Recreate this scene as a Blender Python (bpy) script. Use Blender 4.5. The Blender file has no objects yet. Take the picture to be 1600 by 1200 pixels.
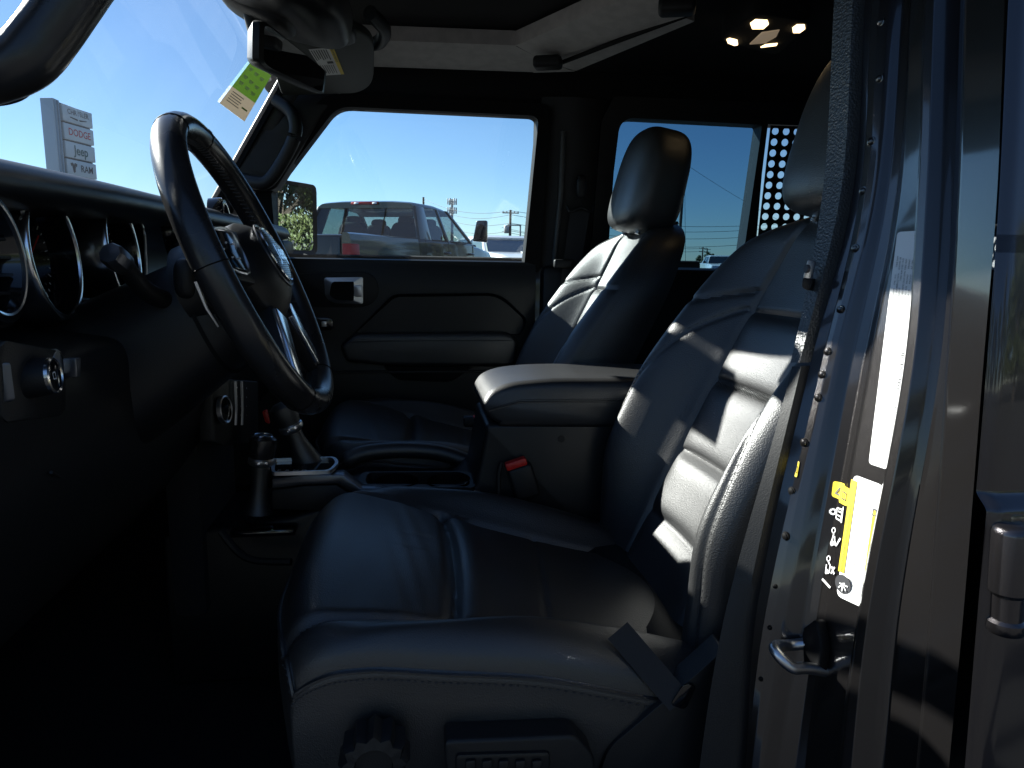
import bpy, bmesh, math, random
from mathutils import Vector, Matrix
from math import sin, cos, tan, pi, radians, sqrt, atan2
random.seed(7)
scene = bpy.context.scene
COL = scene.collection

# ------------------------------------------------------------------ camera
F_PX, CXP, CYP, ZC = 1100.0, 800.0, 600.0, 1.30
YAW, PITCH, ROLL = radians(8), radians(-9.9), radians(1.0)
fw = Vector((sin(YAW)*cos(PITCH), cos(YAW)*cos(PITCH), sin(PITCH)))
r0 = Vector((cos(YAW), -sin(YAW), 0)); u0 = r0.cross(fw)
rt = r0*cos(ROLL)+u0*sin(ROLL); up = u0*cos(ROLL)-r0*sin(ROLL)
CAM = Vector((0, 0, ZC))
cd = bpy.data.cameras.new('camera'); cam = bpy.data.objects.new('camera', cd); COL.objects.link(cam)
cd.sensor_width = 36; cd.lens = 36*F_PX/1600; cd.clip_start = 0.02; cd.clip_end = 3000
m = Matrix((rt, up, -fw)).transposed().to_4x4(); m.translation = CAM; cam.matrix_world = m
scene.camera = cam

# ------------------------------------------------------------------ sky, sun, exposure
SUN_EL, SUN_AZ = radians(28.5), radians(38)          # azimuth measured from the car's front (-X) towards the passenger side (+Y)
sd = Vector((-cos(SUN_AZ)*cos(SUN_EL), sin(SUN_AZ)*cos(SUN_EL), sin(SUN_EL)))
w = bpy.data.worlds.new('World'); scene.world = w; w.use_nodes = True
nt = w.node_tree; sky = nt.nodes.new('ShaderNodeTexSky'); sky.sky_type = 'NISHITA'; sky.sun_disc = False
sky.sun_elevation = SUN_EL; sky.sun_rotation = atan2(sd.x, sd.y)
sky.air_density = 1.0; sky.dust_density = 0.0; sky.ozone_density = 5.0; sky.altitude = 1200
bg = nt.nodes['Background']; bg.inputs[1].default_value = 0.05
nt.links.new(sky.outputs[0], bg.inputs[0])
sl = bpy.data.lights.new('sun', 'SUN'); sl.energy = 5.0; sl.angle = radians(0.53); sl.color = (1, .97, .91)
so = bpy.data.objects.new('sun', sl); COL.objects.link(so); so.rotation_euler = sd.to_track_quat('Z', 'Y').to_euler()
scene.view_settings.view_transform = 'Standard'; scene.view_settings.look = 'None'
scene.view_settings.exposure = 1.70; scene.view_settings.gamma = 1; scene.view_settings.use_curve_mapping = False

# ------------------------------------------------------------------ points of the place
def ray(px, py): return fw+rt*((px-CXP)/F_PX)-up*((py-CYP)/F_PX)
def at(px, py, Y):
    d = ray(px, py); return CAM+d*(Y/d.y)
def atz(px, py, Z):
    d = ray(px, py); return CAM+d*((Z-ZC)/d.z)
def atpl(px, py, p0, n):
    d = ray(px, py); return CAM+d*((Vector(p0)-CAM).dot(n)/d.dot(n))
YC = 1.22                                             # the car's middle
FY = 1.90                                             # inner face of the far doors at the belt line
FN = Vector((0, 1, .17)).normalized()                 # the sides lean in above the belt
def atf(px, py, off=0):
    p = atpl(px, py, (0, FY, 1.30), FN) if py < 412 else at(px, py, FY)
    return p+Vector((0, off, 0))
WN = Vector((1, 0, -.62)).normalized()
def atw(px, py, off=0): return atpl(px, py, (-.31+off, 0, 1.70), WN)

# ------------------------------------------------------------------ materials
MATS = {}
def mat(name, col, rough=.5, metal=0, spec=.5, coat=0, bump=None, var=None, flake=False, emis=None, trans=0, sheen=0):
    if name in MATS: return MATS[name]
    M = bpy.data.materials.new(name); M.use_nodes = True; t = M.node_tree; b = t.nodes['Principled BSDF']
    b.inputs['Base Color'].default_value = (*col, 1); b.inputs['Roughness'].default_value = rough
    b.inputs['Metallic'].default_value = metal; b.inputs['Specular IOR Level'].default_value = spec
    b.inputs['Coat Weight'].default_value = coat; b.inputs['Coat Roughness'].default_value = .06
    b.inputs['Transmission Weight'].default_value = trans; b.inputs['Sheen Weight'].default_value = sheen
    if emis: b.inputs['Emission Color'].default_value = (*emis[0], 1); b.inputs['Emission Strength'].default_value = emis[1]
    tc = t.nodes.new('ShaderNodeTexCoord')
    if bump:                                          # (kind, scale, strength, distance)
        k, sc, st, di = bump
        n = t.nodes.new('ShaderNodeTexVoronoi' if k == 'v' else 'ShaderNodeTexNoise'); n.inputs['Scale'].default_value = sc
        if k == 'n': n.inputs['Detail'].default_value = 3
        t.links.new(tc.outputs['Object'], n.inputs['Vector'])
        n2 = t.nodes.new('ShaderNodeTexNoise'); n2.inputs['Scale'].default_value = sc*.07; n2.inputs['Detail'].default_value = 3
        t.links.new(tc.outputs['Object'], n2.inputs['Vector'])
        ad = t.nodes.new('ShaderNodeMath'); ad.operation = 'MULTIPLY_ADD'; ad.inputs[1].default_value = .6
        t.links.new(n2.outputs[0], ad.inputs[0]); t.links.new(n.outputs[0], ad.inputs[2])
        bp = t.nodes.new('ShaderNodeBump'); bp.inputs['Strength'].default_value = st; bp.inputs['Distance'].default_value = di
        t.links.new(ad.outputs[0], bp.inputs['Height']); t.links.new(bp.outputs[0], b.inputs['Normal'])
    if var:                                           # (colour2, scale, roughness swing)
        n = t.nodes.new('ShaderNodeTexNoise'); n.inputs['Scale'].default_value = var[1]; n.inputs['Detail'].default_value = 5
        t.links.new(tc.outputs['Object'], n.inputs['Vector'])
        mx = t.nodes.new('ShaderNodeMix'); mx.data_type = 'RGBA'; mx.inputs[6].default_value = (*col, 1); mx.inputs[7].default_value = (*var[0], 1)
        rp = t.nodes.new('ShaderNodeMapRange'); rp.inputs[1].default_value = .38; rp.inputs[2].default_value = .62
        t.links.new(n.outputs[0], rp.inputs[0]); t.links.new(rp.outputs[0], mx.inputs[0]); t.links.new(mx.outputs[2], b.inputs['Base Color'])
        if len(var) > 2:
            r2 = t.nodes.new('ShaderNodeMapRange'); r2.inputs[1].default_value = .3; r2.inputs[2].default_value = .7
            r2.inputs[3].default_value = rough-var[2]; r2.inputs[4].default_value = rough+var[2]
            t.links.new(n.outputs[0], r2.inputs[0]); t.links.new(r2.outputs[0], b.inputs['Roughness'])
    if flake:
        v = t.nodes.new('ShaderNodeTexVoronoi'); v.inputs['Scale'].default_value = 1700
        t.links.new(tc.outputs['Object'], v.inputs['Vector'])
        sp = t.nodes.new('ShaderNodeSeparateColor'); t.links.new(v.outputs['Color'], sp.inputs[0])
        nm = t.nodes.new('ShaderNodeBump'); nm.inputs['Strength'].default_value = .22; nm.inputs['Distance'].default_value = .0003
        t.links.new(sp.outputs[1], nm.inputs['Height']); t.links.new(nm.outputs[0], b.inputs['Normal'])
    MATS[name] = M; return M
def glass(name, tint, refl=1.0, rough=0.0, dust=0):
    if name in MATS: return MATS[name]
    M = bpy.data.materials.new(name); M.use_nodes = True; t = M.node_tree
    t.nodes.remove(t.nodes['Principled BSDF']); out = t.nodes['Material Output']
    tr = t.nodes.new('ShaderNodeBsdfTransparent'); tr.inputs[0].default_value = (*tint, 1)
    gl = t.nodes.new('ShaderNodeBsdfGlossy'); gl.inputs['Roughness'].default_value = rough; gl.inputs[0].default_value = (refl, refl, refl, 1)
    ge = t.nodes.new('ShaderNodeNewGeometry'); dt = t.nodes.new('ShaderNodeVectorMath'); dt.operation = 'DOT_PRODUCT'
    t.links.new(ge.outputs['Normal'], dt.inputs[0]); t.links.new(ge.outputs['Incoming'], dt.inputs[1])
    def mth(op, a, b=None):                           # Schlick reflectance of a thin pane, the same from both sides
        n_ = t.nodes.new('ShaderNodeMath'); n_.operation = op; t.links.new(a, n_.inputs[0])
        if b is not None: n_.inputs[1].default_value = b
        return n_.outputs[0]
    x_ = mth('ABSOLUTE', dt.outputs['Value']); x_ = mth('MULTIPLY', x_, -1.0); x_ = mth('ADD', x_, 1.0); x_ = mth('POWER', x_, 5.0); x_ = mth('MULTIPLY', x_, .92); x_ = mth('ADD', x_, .07)
    mx = t.nodes.new('ShaderNodeMixShader'); t.links.new(x_, mx.inputs[0]); t.links.new(tr.outputs[0], mx.inputs[1]); t.links.new(gl.outputs[0], mx.inputs[2])
    res = mx
    if dust:                                          # a thin film of dust scatters a little light
        df = t.nodes.new('ShaderNodeBsdfTranslucent'); df.inputs[0].default_value = (.85, .87, .9, 1)
        n = t.nodes.new('ShaderNodeTexNoise'); n.inputs['Scale'].default_value = 9; n.inputs['Detail'].default_value = 6
        tc = t.nodes.new('ShaderNodeTexCoord'); t.links.new(tc.outputs['Object'], n.inputs['Vector'])
        ml = t.nodes.new('ShaderNodeMath'); ml.operation = 'MULTIPLY'; ml.inputs[1].default_value = dust*2; t.links.new(n.outputs[0], ml.inputs[0])
        m2 = t.nodes.new('ShaderNodeMixShader'); t.links.new(ml.outputs[0], m2.inputs[0]); t.links.new(mx.outputs[0], m2.inputs[1]); t.links.new(df.outputs[0], m2.inputs[2]); res = m2
    t.links.new(res.outputs[0], out.inputs[0])
    MATS[name] = M; return M
LEA = mat('black leather', (.012, .0125, .0135), .46, spec=.85, coat=.35, bump=('v', 650, .42, .0008), var=((.016, .0165, .0175), 6, .05))
LEA.node_tree.nodes['Principled BSDF'].inputs['Coat Roughness'].default_value = .32
LEG = mat('grey charcoal leather', (.05, .052, .05), .46, spec=.5, bump=('v', 850, .35, .0006))
STI = mat('grey thread', (.045, .046, .05), .8)
PLA = mat('black grained plastic', (.009, .0095, .0105), .50, spec=.4, bump=('v', 700, .3, .0004))
PLS = mat('soft dash vinyl', (.008, .0085, .0095), .42, spec=.4, bump=('v', 900, .25, .0004))
PLG = mat('grained pillar trim', (.04, .042, .042), .38, spec=.6, bump=('v', 420, .6, .0009))
GLB = mat('gloss black plastic', (.006, .006, .007), .12, coat=.4)
DRK = mat('dark carpet', (.008, .008, .009), .95, bump=('n', 500, .6, .002))
HDL = mat('black headliner cloth', (.010, .010, .011), .95, bump=('n', 900, .3, .001))
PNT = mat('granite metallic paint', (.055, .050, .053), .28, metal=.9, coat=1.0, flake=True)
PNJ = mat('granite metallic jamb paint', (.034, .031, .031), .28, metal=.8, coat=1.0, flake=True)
CHR = mat('bright chrome', (.82, .83, .85), .20, metal=1)
SAT = mat('satin silver trim', (.72, .73, .75), .36, metal=1)
GUN = mat('gunmetal trim', (.13, .135, .15), .32, metal=.8)
STE = mat('zinc steel', (.55, .56, .58), .32, metal=1)
RUB = mat('black rubber', (.004, .004, .0045), .6, spec=.15)
TOP = mat('pale grey moulded hardtop', (.58, .55, .52), .7, bump=('n', 260, .35, .002), var=((.50, .475, .45), 40))
RED = mat('red plastic', (.62, .02, .015), .4)
WEB = mat('black belt webbing', (.016, .016, .018), .8, bump=('n', 900, .4, .0006))
WHT = mat('white label film', (.80, .80, .78), .5)
YEL = mat('yellow label film', (.80, .60, .03), .5)
INK = mat('label ink', (.05, .05, .055), .6)
INW = mat('white ink', (.7, .7, .7), .6)
GRN = mat('green card', (.16, .42, .02), .6, var=((.18, .46, .03), 60))
CRM = mat('cream card', (.62, .52, .36), .65)
GLW = glass('windscreen glass', (.93, .97, .97), dust=.008)
GLC = glass('clear side glass', (.82, .93, .95), dust=.003)
GLT = glass('privacy glass', (.13, .245, .33))
MIR = mat('mirror silver', (.85, .87, .88), .01, metal=1)

# ------------------------------------------------------------------ mesh helpers
class MB:
    def __init__(s): s.v = []; s.f = []; s.mi = []; s.mats = []
    def add(s, vf, M):
        if M not in s.mats: s.mats.append(M)
        k = s.mats.index(M); o = len(s.v); s.v += [tuple(p) for p in vf[0]]
        s.f += [tuple(i+o for i in f) for f in vf[1]]; s.mi += [k]*len(vf[1]); return s
    def build(s, name, parent=None, ang=40, smooth=True):
        me = bpy.data.meshes.new(name); me.from_pydata(s.v, [], s.f)
        for M in s.mats: me.materials.append(M)
        me.polygons.foreach_set('material_index', s.mi); me.update()
        b = bmesh.new(); b.from_mesh(me); bmesh.ops.recalc_face_normals(b, faces=b.faces); b.to_mesh(me); b.free()
        if smooth:
            me.shade_smooth(); me.set_sharp_from_angle(angle=radians(ang))
        o = bpy.data.objects.new(name, me); COL.objects.link(o)
        if parent is not None:
            o.parent = parent
            if parent.type == 'EMPTY': o.location = -parent.location
        return o
def thing(name, label, cat, loc=(0, 0, 0), group=None):
    o = bpy.data.objects.new(name, None); COL.objects.link(o); o.location = loc; o.empty_display_size = .1
    o['label'] = label; o['category'] = cat
    if group: o['group'] = group
    return o
def part(name, parent, label=None):                   # an assembly: its own mesh is added later as o.data
    pass
def bev(vf, r, seg=2, ang=30):
    b = bmesh.new(); vs = [b.verts.new(p) for p in vf[0]]
    for f in vf[1]:
        try: b.faces.new([vs[i] for i in f])
        except ValueError: pass
    bmesh.ops.recalc_face_normals(b, faces=b.faces); b.normal_update()
    es = [e for e in b.edges if len(e.link_faces) == 2 and e.calc_face_angle(0) > radians(ang)]
    if r > 0: bmesh.ops.bevel(b, geom=es, offset=r, segments=seg, affect='EDGES', profile=.5, clamp_overlap=True)
    b.verts.index_update(); out = ([v.co.copy() for v in b.verts], [tuple(v.index for v in f.verts) for f in b.faces]); b.free(); return out
def solid(front, back): # two equal loops
    n = len(front); v = list(front)+list(back)
    f = [tuple(range(n)), tuple(range(2*n-1, n-1, -1))]+[(i, (i+1) % n, n+(i+1) % n, n+i) for i in range(n)]
    return v, f
def prism(pts, d, r=0, seg=2):
    d = Vector(d); return bev(solid([Vector(p) for p in pts], [Vector(p)+d for p in pts]), r, seg) if r else solid([Vector(p) for p in pts], [Vector(p)+d for p in pts])
def box(c, s, r=0, seg=2, rot=None):
    c = Vector(c); x, y, z = [k/2 for k in s]
    pts = [Vector(p) for p in ((-x, -y, -z), (x, -y, -z), (x, y, -z), (-x, y, -z))]
    v, f = solid(pts, [p+Vector((0, 0, 2*z)) for p in pts])
    if r: v, f = bev((v, f), r, seg)
    if rot is not None: v = [rot @ p for p in v]
    return [p+c for p in v], f
def frame_of(t, hint=Vector((0, 0, 1))):
    t = t.normalized(); a = hint if abs(t.dot(hint)) < .95 else Vector((1, 0, 0))
    n = (a-t*a.dot(t)).normalized(); return n, t.cross(n)
def tube(pts, r, n=10, closed=False, caps=True, hint=Vector((0, 0, 1)), flat=1.0):
    pts = [Vector(p) for p in pts]; k = len(pts); V = []; Fc = []
    for i, p in enumerate(pts):
        a = pts[(i-1) % k] if (closed or i) else p; b = pts[(i+1) % k] if (closed or i < k-1) else p
        nn, bb = frame_of(b-a, hint); rr = r[i] if isinstance(r, (list, tuple)) else r
        V += [p+nn*(rr*cos(2*pi*j/n))+bb*(rr*flat*sin(2*pi*j/n)) for j in range(n)]
    for i in range(k if closed else k-1):
        for j in range(n):
            Fc.append((i*n+j, i*n+(j+1) % n, ((i+1) % k)*n+(j+1) % n, ((i+1) % k)*n+j))
    if caps and not closed: Fc += [tuple(range(n-1, -1, -1)), tuple((k-1)*n+j for j in range(n))]
    return V, Fc
def cat(pts, sub=6, closed=False):
    P = [Vector(p) for p in pts]; n = len(P); out = []
    for i in range(n if closed else n-1):
        p0 = P[(i-1) % n] if (closed or i) else P[0]*2-P[1]; p1 = P[i]; p2 = P[(i+1) % n]; p3 = P[(i+2) % n] if (closed or i < n-2) else P[-1]*2-P[-2]
        for j in range(sub):
            t = j/sub; out.append(.5*((2*p1)+(p2-p0)*t+(2*p0-5*p1+4*p2-p3)*t*t+(3*p1-p0-3*p2+p3)*t**3))
    if not closed: out.append(P[-1])
    return out
def lathe(prof, o, ax, n=32, cap=False, hint=Vector((0, 0, 1))):
    o = Vector(o); ax = Vector(ax).normalized(); nn, bb = frame_of(ax, hint); V = []; Fc = []
    for r, h in prof:
        V += [o+ax*h+(nn*cos(2*pi*j/n)+bb*sin(2*pi*j/n))*r for j in range(n)]
    for i in range(len(prof)-1):
        for j in range(n): Fc.append((i*n+j, i*n+(j+1) % n, (i+1)*n+(j+1) % n, (i+1)*n+j))
    if cap: Fc += [tuple(range(n-1, -1, -1)), tuple((len(prof)-1)*n+j for j in range(n))]
    return V, Fc
def grid(fn, us, vs):
    V = [Vector(fn(u, v)) for v in vs for u in us]; n = len(us)
    return V, [(j*n+i, j*n+i+1, (j+1)*n+i+1, (j+1)*n+i) for j in range(len(vs)-1) for i in range(n-1)]
def lin(a, b, n): return [a+(b-a)*i/(n-1) for i in range(n)]
def rpoly(pts, seg=5):
    out = []; n = len(pts)
    for i, p in enumerate(pts):
        P = Vector(p[:2]); r = p[2] if len(p) > 2 else 0
        if r <= 0: out.append(P); continue
        A = Vector(pts[i-1][:2]); B = Vector(pts[(i+1) % n][:2]); a = (A-P).normalized()*min(r, (A-P).length*.49); b = (B-P).normalized()*min(r, (B-P).length*.49)
        for j in range(seg+1):
            t = j/seg; out.append((P+a)*(1-t)**2+P*2*t*(1-t)+(P+b)*t*t)
    return out
def ring(inner, outer, d):                            # two equal loops of points: a framed opening with thickness d
    n = len(inner); d = Vector(d); V = list(inner)+list(outer)+[p+d for p in inner]+[p+d for p in outer]; Fc = []
    for i in range(n):
        j = (i+1) % n
        Fc += [(i, j, n+j, n+i), (2*n+i, 3*n+i, 3*n+j, 2*n+j), (i, 2*n+i, 2*n+j, j), (n+i, n+j, 3*n+j, 3*n+i)]
    return V, Fc
def interp(tab, x):
    if x <= tab[0][0]: return tab[0][1]
    for (a, p), (b, q) in zip(tab, tab[1:]):
        if x <= b: return p+(q-p)*(x-a)/(b-a)
    return tab[-1][1]
def sinterp(tab, x):                                  # smooth (monotone-ish Hermite) table
    n = len(tab)
    if x <= tab[0][0]: return tab[0][1]
    if x >= tab[-1][0]: return tab[-1][1]
    for i in range(n-1):
        if x <= tab[i+1][0]:
            def sl(k):
                if k == 0 or k == n-1: k2 = 1 if k == 0 else n-1; return (tab[k2][1]-tab[k2-1][1])/(tab[k2][0]-tab[k2-1][0])
                return (tab[k+1][1]-tab[k-1][1])/(tab[k+1][0]-tab[k-1][0])
            h = tab[i+1][0]-tab[i][0]; t = (x-tab[i][0])/h
            return (2*t**3-3*t*t+1)*tab[i][1]+(t**3-2*t*t+t)*h*sl(i)+(-2*t**3+3*t*t)*tab[i+1][1]+(t**3-t*t)*h*sl(i+1)
def smooth(a, b, x):
    t = max(0, min(1, (x-a)/(b-a))); return t*t*(3-2*t)
_tc = {}
def text(s, bold=0):
    if s not in _tc:
        cu = bpy.data.curves.new('t', 'FONT'); cu.body = s; cu.align_x = 'CENTER'; cu.align_y = 'CENTER'; cu.resolution_u = 3; cu.offset = bold
        o = bpy.data.objects.new('t', cu); me = bpy.data.meshes.new_from_object(o)
        _tc[s] = ([v.co.copy() for v in me.vertices], [tuple(p.vertices) for p in me.polygons])
        bpy.data.objects.remove(o); bpy.data.curves.remove(cu); bpy.data.meshes.remove(me)
    return _tc[s]
def text_on(s, size, fn, bold=0):                     # fn(x, y) -> point
    v, f = text(s, bold); return [fn(p.x*size, p.y*size) for p in v], f
def copy_tree(o, parent=None):
    c = o.copy(); COL.objects.link(c); c.parent = parent
    for ch in o.children: copy_tree(ch, c)
    return c

# ================================================================== SETTING
g = MB(); g.add(([(-900, -900, 0), (900, -900, 0), (900, 900, 0), (-900, 900, 0)], [(0, 1, 2, 3)]),
    mat('sunlit asphalt', (.036, .036, .037), .9, bump=('n', 90, .5, .01), var=((.050, .049, .048), 1.5)))
gr = g.build('ground'); gr['kind'] = 'structure'; gr['label'] = 'dark asphalt of the parking lot'

# ================================================================== THE CAR
CAR = thing('parked_car', 'open black leather cabin of a dark grey off-road car, seen through its doorway', 'car', (.4, YC, 0))

# ---- floor, sill, firewall, roof
mb = MB(); mb.add(box((.48, YC, .56), (2.7, 1.66, .06), .01), DRK); floor = mb.build('floor', CAR)
MB().add(box((.0, .50, .63), (1.0, .16, .20), .03), PNT).build('door_sill', CAR)
MB().add(box((-.0, 2.00, .93), (1.66, .03, .76), .01), DRK).build('side_lining', CAR)
MB().add(box((-.72, .43, .93), (.16, .05, .80), .01), DRK).build('cowl_side', CAR)
MB().add(box((-.78, YC, .95), (.05, 1.62, .88), .01), DRK).build('firewall', CAR)
MB().add(prism([(.1, YC-.13, .58), (.1, YC+.13, .58), (.1, YC+.10, .80), (.1, YC-.10, .80)], (1.5, 0, 0), .03), DRK).build('transmission_tunnel', CAR)
def roofz(x, y): return 1.800-.05*((y-YC)/.75)**4
mb = MB(); mb.add(grid(lambda u, v: (u, v, roofz(u, v)), lin(-.30, 1.75, 24), lin(.50, 1.94, 24)), HDL)
headliner = mb.build('headliner', CAR)
mb = MB(); mb.add(grid(lambda u, v: (u, v, roofz(u, v)+.05), lin(-.33, 1.80, 24), lin(.47, 1.97, 24)), PNT); mb.build('roof_skin', CAR)
# side rails under the roof edge
for y0, nm in ((.52, 'side_rail'), (1.84, 'side_rail')):
    mb = MB(); mb.add(prism([(-.36, y0, 1.80), (-.36, y0+.10, 1.80), (-.36, y0+(.10 if y0 > 1 else .07), 1.695), (-.36, y0+(.03 if y0 > 1 else 0), 1.695)], (2.1, 0, 0), .018, 3), HDL); mb.build(nm, CAR)
# rear wall with its window
mb = MB(); mb.add(box((1.78, YC, .95), (.05, 1.52, .70), .02), PLA)
mb.add(box((1.78, YC, 1.76), (.05, 1.46, .10), .02), PLA); mb.add(box((1.78, .55, 1.5), (.05, .16, .5), .02), PLA); mb.add(box((1.78, 1.89, 1.5), (.05, .16, .5), .02), PLA)
tg = mb.build('tailgate', CAR)
MB().add(box((1.78, YC, 1.50), (.006, 1.20, .42)), GLT).build('rear_window', tg)

# ---- near B pillar and door jamb
ROWS = [-260, 0, 300, 575, 950, 1195, 1420]
TR = {0: [1312, 1349, 1365, 1405, 1422, 1455, 1488, 1513, 1570, 1583], 300: [1294, 1330, 1349, 1377, 1405, 1446, 1476, 1504, 1558, 1569],
      575: [1244, 1262, 1287, 1316, 1356, 1424, 1454, 1487, 1536, 1549], 950: [1140, 1180, 1200, 1246, 1290, 1354, 1387, 1462, 1506, 1517], 1195: [1096, 1162, 1171, 1200, 1260, 1317, 1362, 1442, 1483, 1497]}
YS = {0: [.72, .69, .68, .655, .63, .59, .56, .53, .47, .46], 300: [.69, .66, .645, .62, .595, .555, .525, .49, .44, .432],
      575: [.645, .632, .620, .603, .578, .53, .50, .465, .42, .412], 950: [.612, .598, .588, .572, .550, .51, .485, .44, .41, .405], 1195: [.60, .582, .575, .56, .538, .505, .475, .43, .405, .40]}
TR[-260] = [2*a-b for a, b in zip(TR[0], TR[300])]; YS[-260] = [a+.03 for a in YS[0]]
TR[1420] = [a-20 for a in TR[1195]]; YS[1420] = [a-.005 for a in YS[1195]]
# columns carry real points; between rows and columns they are interpolated in space
NODE = {y: [at(px, y, Y) for px, Y in zip(TR[y], YS[y])] for y in ROWS}
def jcol(k, py): return Vector([sinterp([(y, NODE[y][k][i]) for y in ROWS], py) for i in range(3)])
RELIEF = [(0, 0), (.9, 0), (1.0, .002), (1.9, .002), (2.0, -.002), (2.15, -.006), (2.5, -.007), (2.85, -.006), (3.0, -.004), (3.2, .003), (3.6, .005), (3.92, .002), (4.05, 0), (4.9, 0), (5.0, -.002), (5.25, -.012), (5.5, -.015), (5.78, -.012), (5.98, -.001), (6.1, .006), (6.85, .006), (6.97, -.004), (7.1, -.005), (8, 0), (9, 0)]
_cache = {}
def J(c, py, lift=0):
    k = min(int(c), 8); t = c-k; q = round(py, 1)
    a = _cache.setdefault((k, q), None) or _cache.__setitem__((k, q), jcol(k, q)) or _cache[(k, q)]
    b = _cache.setdefault((k+1, q), None) or _cache.__setitem__((k+1, q), jcol(k+1, q)) or _cache[(k+1, q)]
    p = a.lerp(b, t); return p+Vector((interp(RELIEF, c)-lift, -.25*lift, 0))
def jc(px, py):
    xs = [sinterp([(y, TR[y][k]) for y in ROWS], py) for k in range(10)]
    for k in range(9):
        if px <= xs[k+1] or k == 8: return k+(px-xs[k])/(xs[k+1]-xs[k])
def JP(px, py, lift=0): return J(max(0, min(9, jc(px, py))), py, lift)
cols = sorted(set([round(1+.05*i, 3) for i in range(140)]+[c for c, _ in RELIEF if 1 <= c <= 8]))
rows = lin(-260, 1420, 90)
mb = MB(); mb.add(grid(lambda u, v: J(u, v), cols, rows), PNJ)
# inner return of the pillar behind the jamb
mb.add(grid(lambda u, v: J(1, v)+Vector((u*.16, .03*u, 0)), lin(0, 1, 4), rows), PLA)
pil = mb.build('door_pillar', CAR, ang=60)
# plastic trim on the inner edge, two pieces
for a, b, lf in ((-260, 566, .006), (572, 1420, .003)):
    mb = MB(); prof = [(0.0, -.10), (0.0, -.03), (.02, .0), (.1, .004), (.9, .004), (.98, .0), (1.0, -.012)]
    mb.add(grid(lambda u, v: J(max(0, min(1, prof[int(u)][0])), v, prof[int(u)][1]+lf), list(range(7)), lin(a, b, 50)), PLG if a < 0 else PLA)
    for e in (a, b): mb.add(([J(prof[i][0], e, prof[i][1]+lf) for i in range(7)], [tuple(range(7))]), PLG)
    mb.build('pillar_trim', pil)
for i, (px, py) in enumerate([(1386, 35), (1384, 124), (1372, 222), (1359, 299), (1347, 389), (1324, 484), (1303, 550), (1294, 586), (1288, 622), (1265, 692), (1243, 768), (1237, 838), (1221, 916), (1213, 980), (1199, 1060)]):
    p = JP(px, py); n = (JP(px, py, .01)-p).normalized(); s = .0034 if i < 12 else .0018
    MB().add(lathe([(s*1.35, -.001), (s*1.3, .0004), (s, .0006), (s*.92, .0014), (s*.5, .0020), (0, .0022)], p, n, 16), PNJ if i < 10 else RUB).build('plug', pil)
# labels -----------------------------------------------------------------
def quadmap(c, lift):
    def fn(u, v):
        x = (c[0][0]*(1-u)+c[1][0]*u)*(1-v)+(c[3][0]*(1-u)+c[2][0]*u)*v; y = (c[0][1]*(1-u)+c[1][1]*u)*(1-v)+(c[3][1]*(1-u)+c[2][1]*u)*v
        return JP(x, y, lift)
    return fn
def decal(mb, fn, u0, v0, u1, v1, M, ru=0, rv=0, nu=5, nv=8):
    vs = sorted(set(lin(v0, v1, nv)+([v0+rv*k for k in (.1, .3, .6, 1)]+[v1-rv*k for k in (.1, .3, .6, 1)] if rv else [])))
    def g_(u, v):
        ins = 0
        if rv:
            d = min(v-v0, v1-v)
            if d < rv: ins = ru*(1-sqrt(max(0, 1-(1-d/rv)**2)))
        return fn(u0+ins+(u1-u0-2*ins)*u, v)
    mb.add(grid(g_, lin(0, 1, nu), vs), M)
vl = [(1404, 362), (1446, 360), (1400, 737), (1360, 724)]
f1, f2 = quadmap(vl, .0011), quadmap(vl, .0017)
mb = MB(); decal(mb, f1, 0, 0, 1, 1, WHT, .12, .014, 8, 40)
def vtext(mb, fn, s, u, v, size, asp, M=INK):         # text running up the label: x -> -v, y -> -u
    mb.add(text_on(s, 1, lambda x, y: fn(u-y*size*asp, v-x*size)), M)
for u, s, v in ((.20, 'MFD BY FCA US LLC', .84), (.38, 'VIN: 1C4HJXEN MW', .84), (.56, 'VEHICLE MADE IN U.S.A.', .84)): vtext(mb, f2, s, u, v, .020, 7.5)
random.seed(3); v = .99
while v > .50:
    h = random.choice((.0022, .0035, .0022, .005)); decal(mb, f2, .72, v-h, .93, v, INK, nu=3, nv=2); v -= h+random.choice((.003, .0045, .007))
for i, u in enumerate((.16, .27, .38, .50, .62, .73, .84)):
    for k in range(random.randint(2, 4)):
        a = .10+.03*random.random()+.065*k; vtext(mb, f2, random.choice(('GVWR LB', '1951 KG', 'FRONT', 'REAR GAWR', 'COLD KPA', 'TIRE RIM', 'AT 240')), u, a+.02, .0125, 6.5)
mb.build('certification_label', pil)
tp = [(1336, 741), (1383, 758), (1355, 952), (1309, 930)]
f1, f2, f3 = quadmap(tp, .0011), quadmap(tp, .0017), quadmap(tp, .0022)
mb = MB(); decal(mb, f1, 0, 0, 1, 1, WHT, .16, .05, 8, 24)
decal(mb, f2, -.04, .045, .16, .80, YEL, nu=4, nv=20); decal(mb, f2, .80, .26, 1.0, .93, YEL, nu=4, nv=18); decal(mb, f3, .80, .20, 1.0, .26, INK, nu=3, nv=3)
decal(mb, f3, .84, .215, .96, .25, YEL, nu=3, nv=3)
mb.add(text_on('TIRE AND LOADING INFORMATION', 1, lambda x, y: f3(.06-y*.10, .52+x*.034)), INK)
mb.add(text_on('SEE OWNERS MANUAL', 1, lambda x, y: f3(.90-y*.09, .62+x*.030)), INK)
mb.add(lathe([(0, .0004), (.0085, .0004), (.0085, 0)], f3(.20, .885), f3(.2, .885)-f1(.2, .885), 24), INK)
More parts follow.
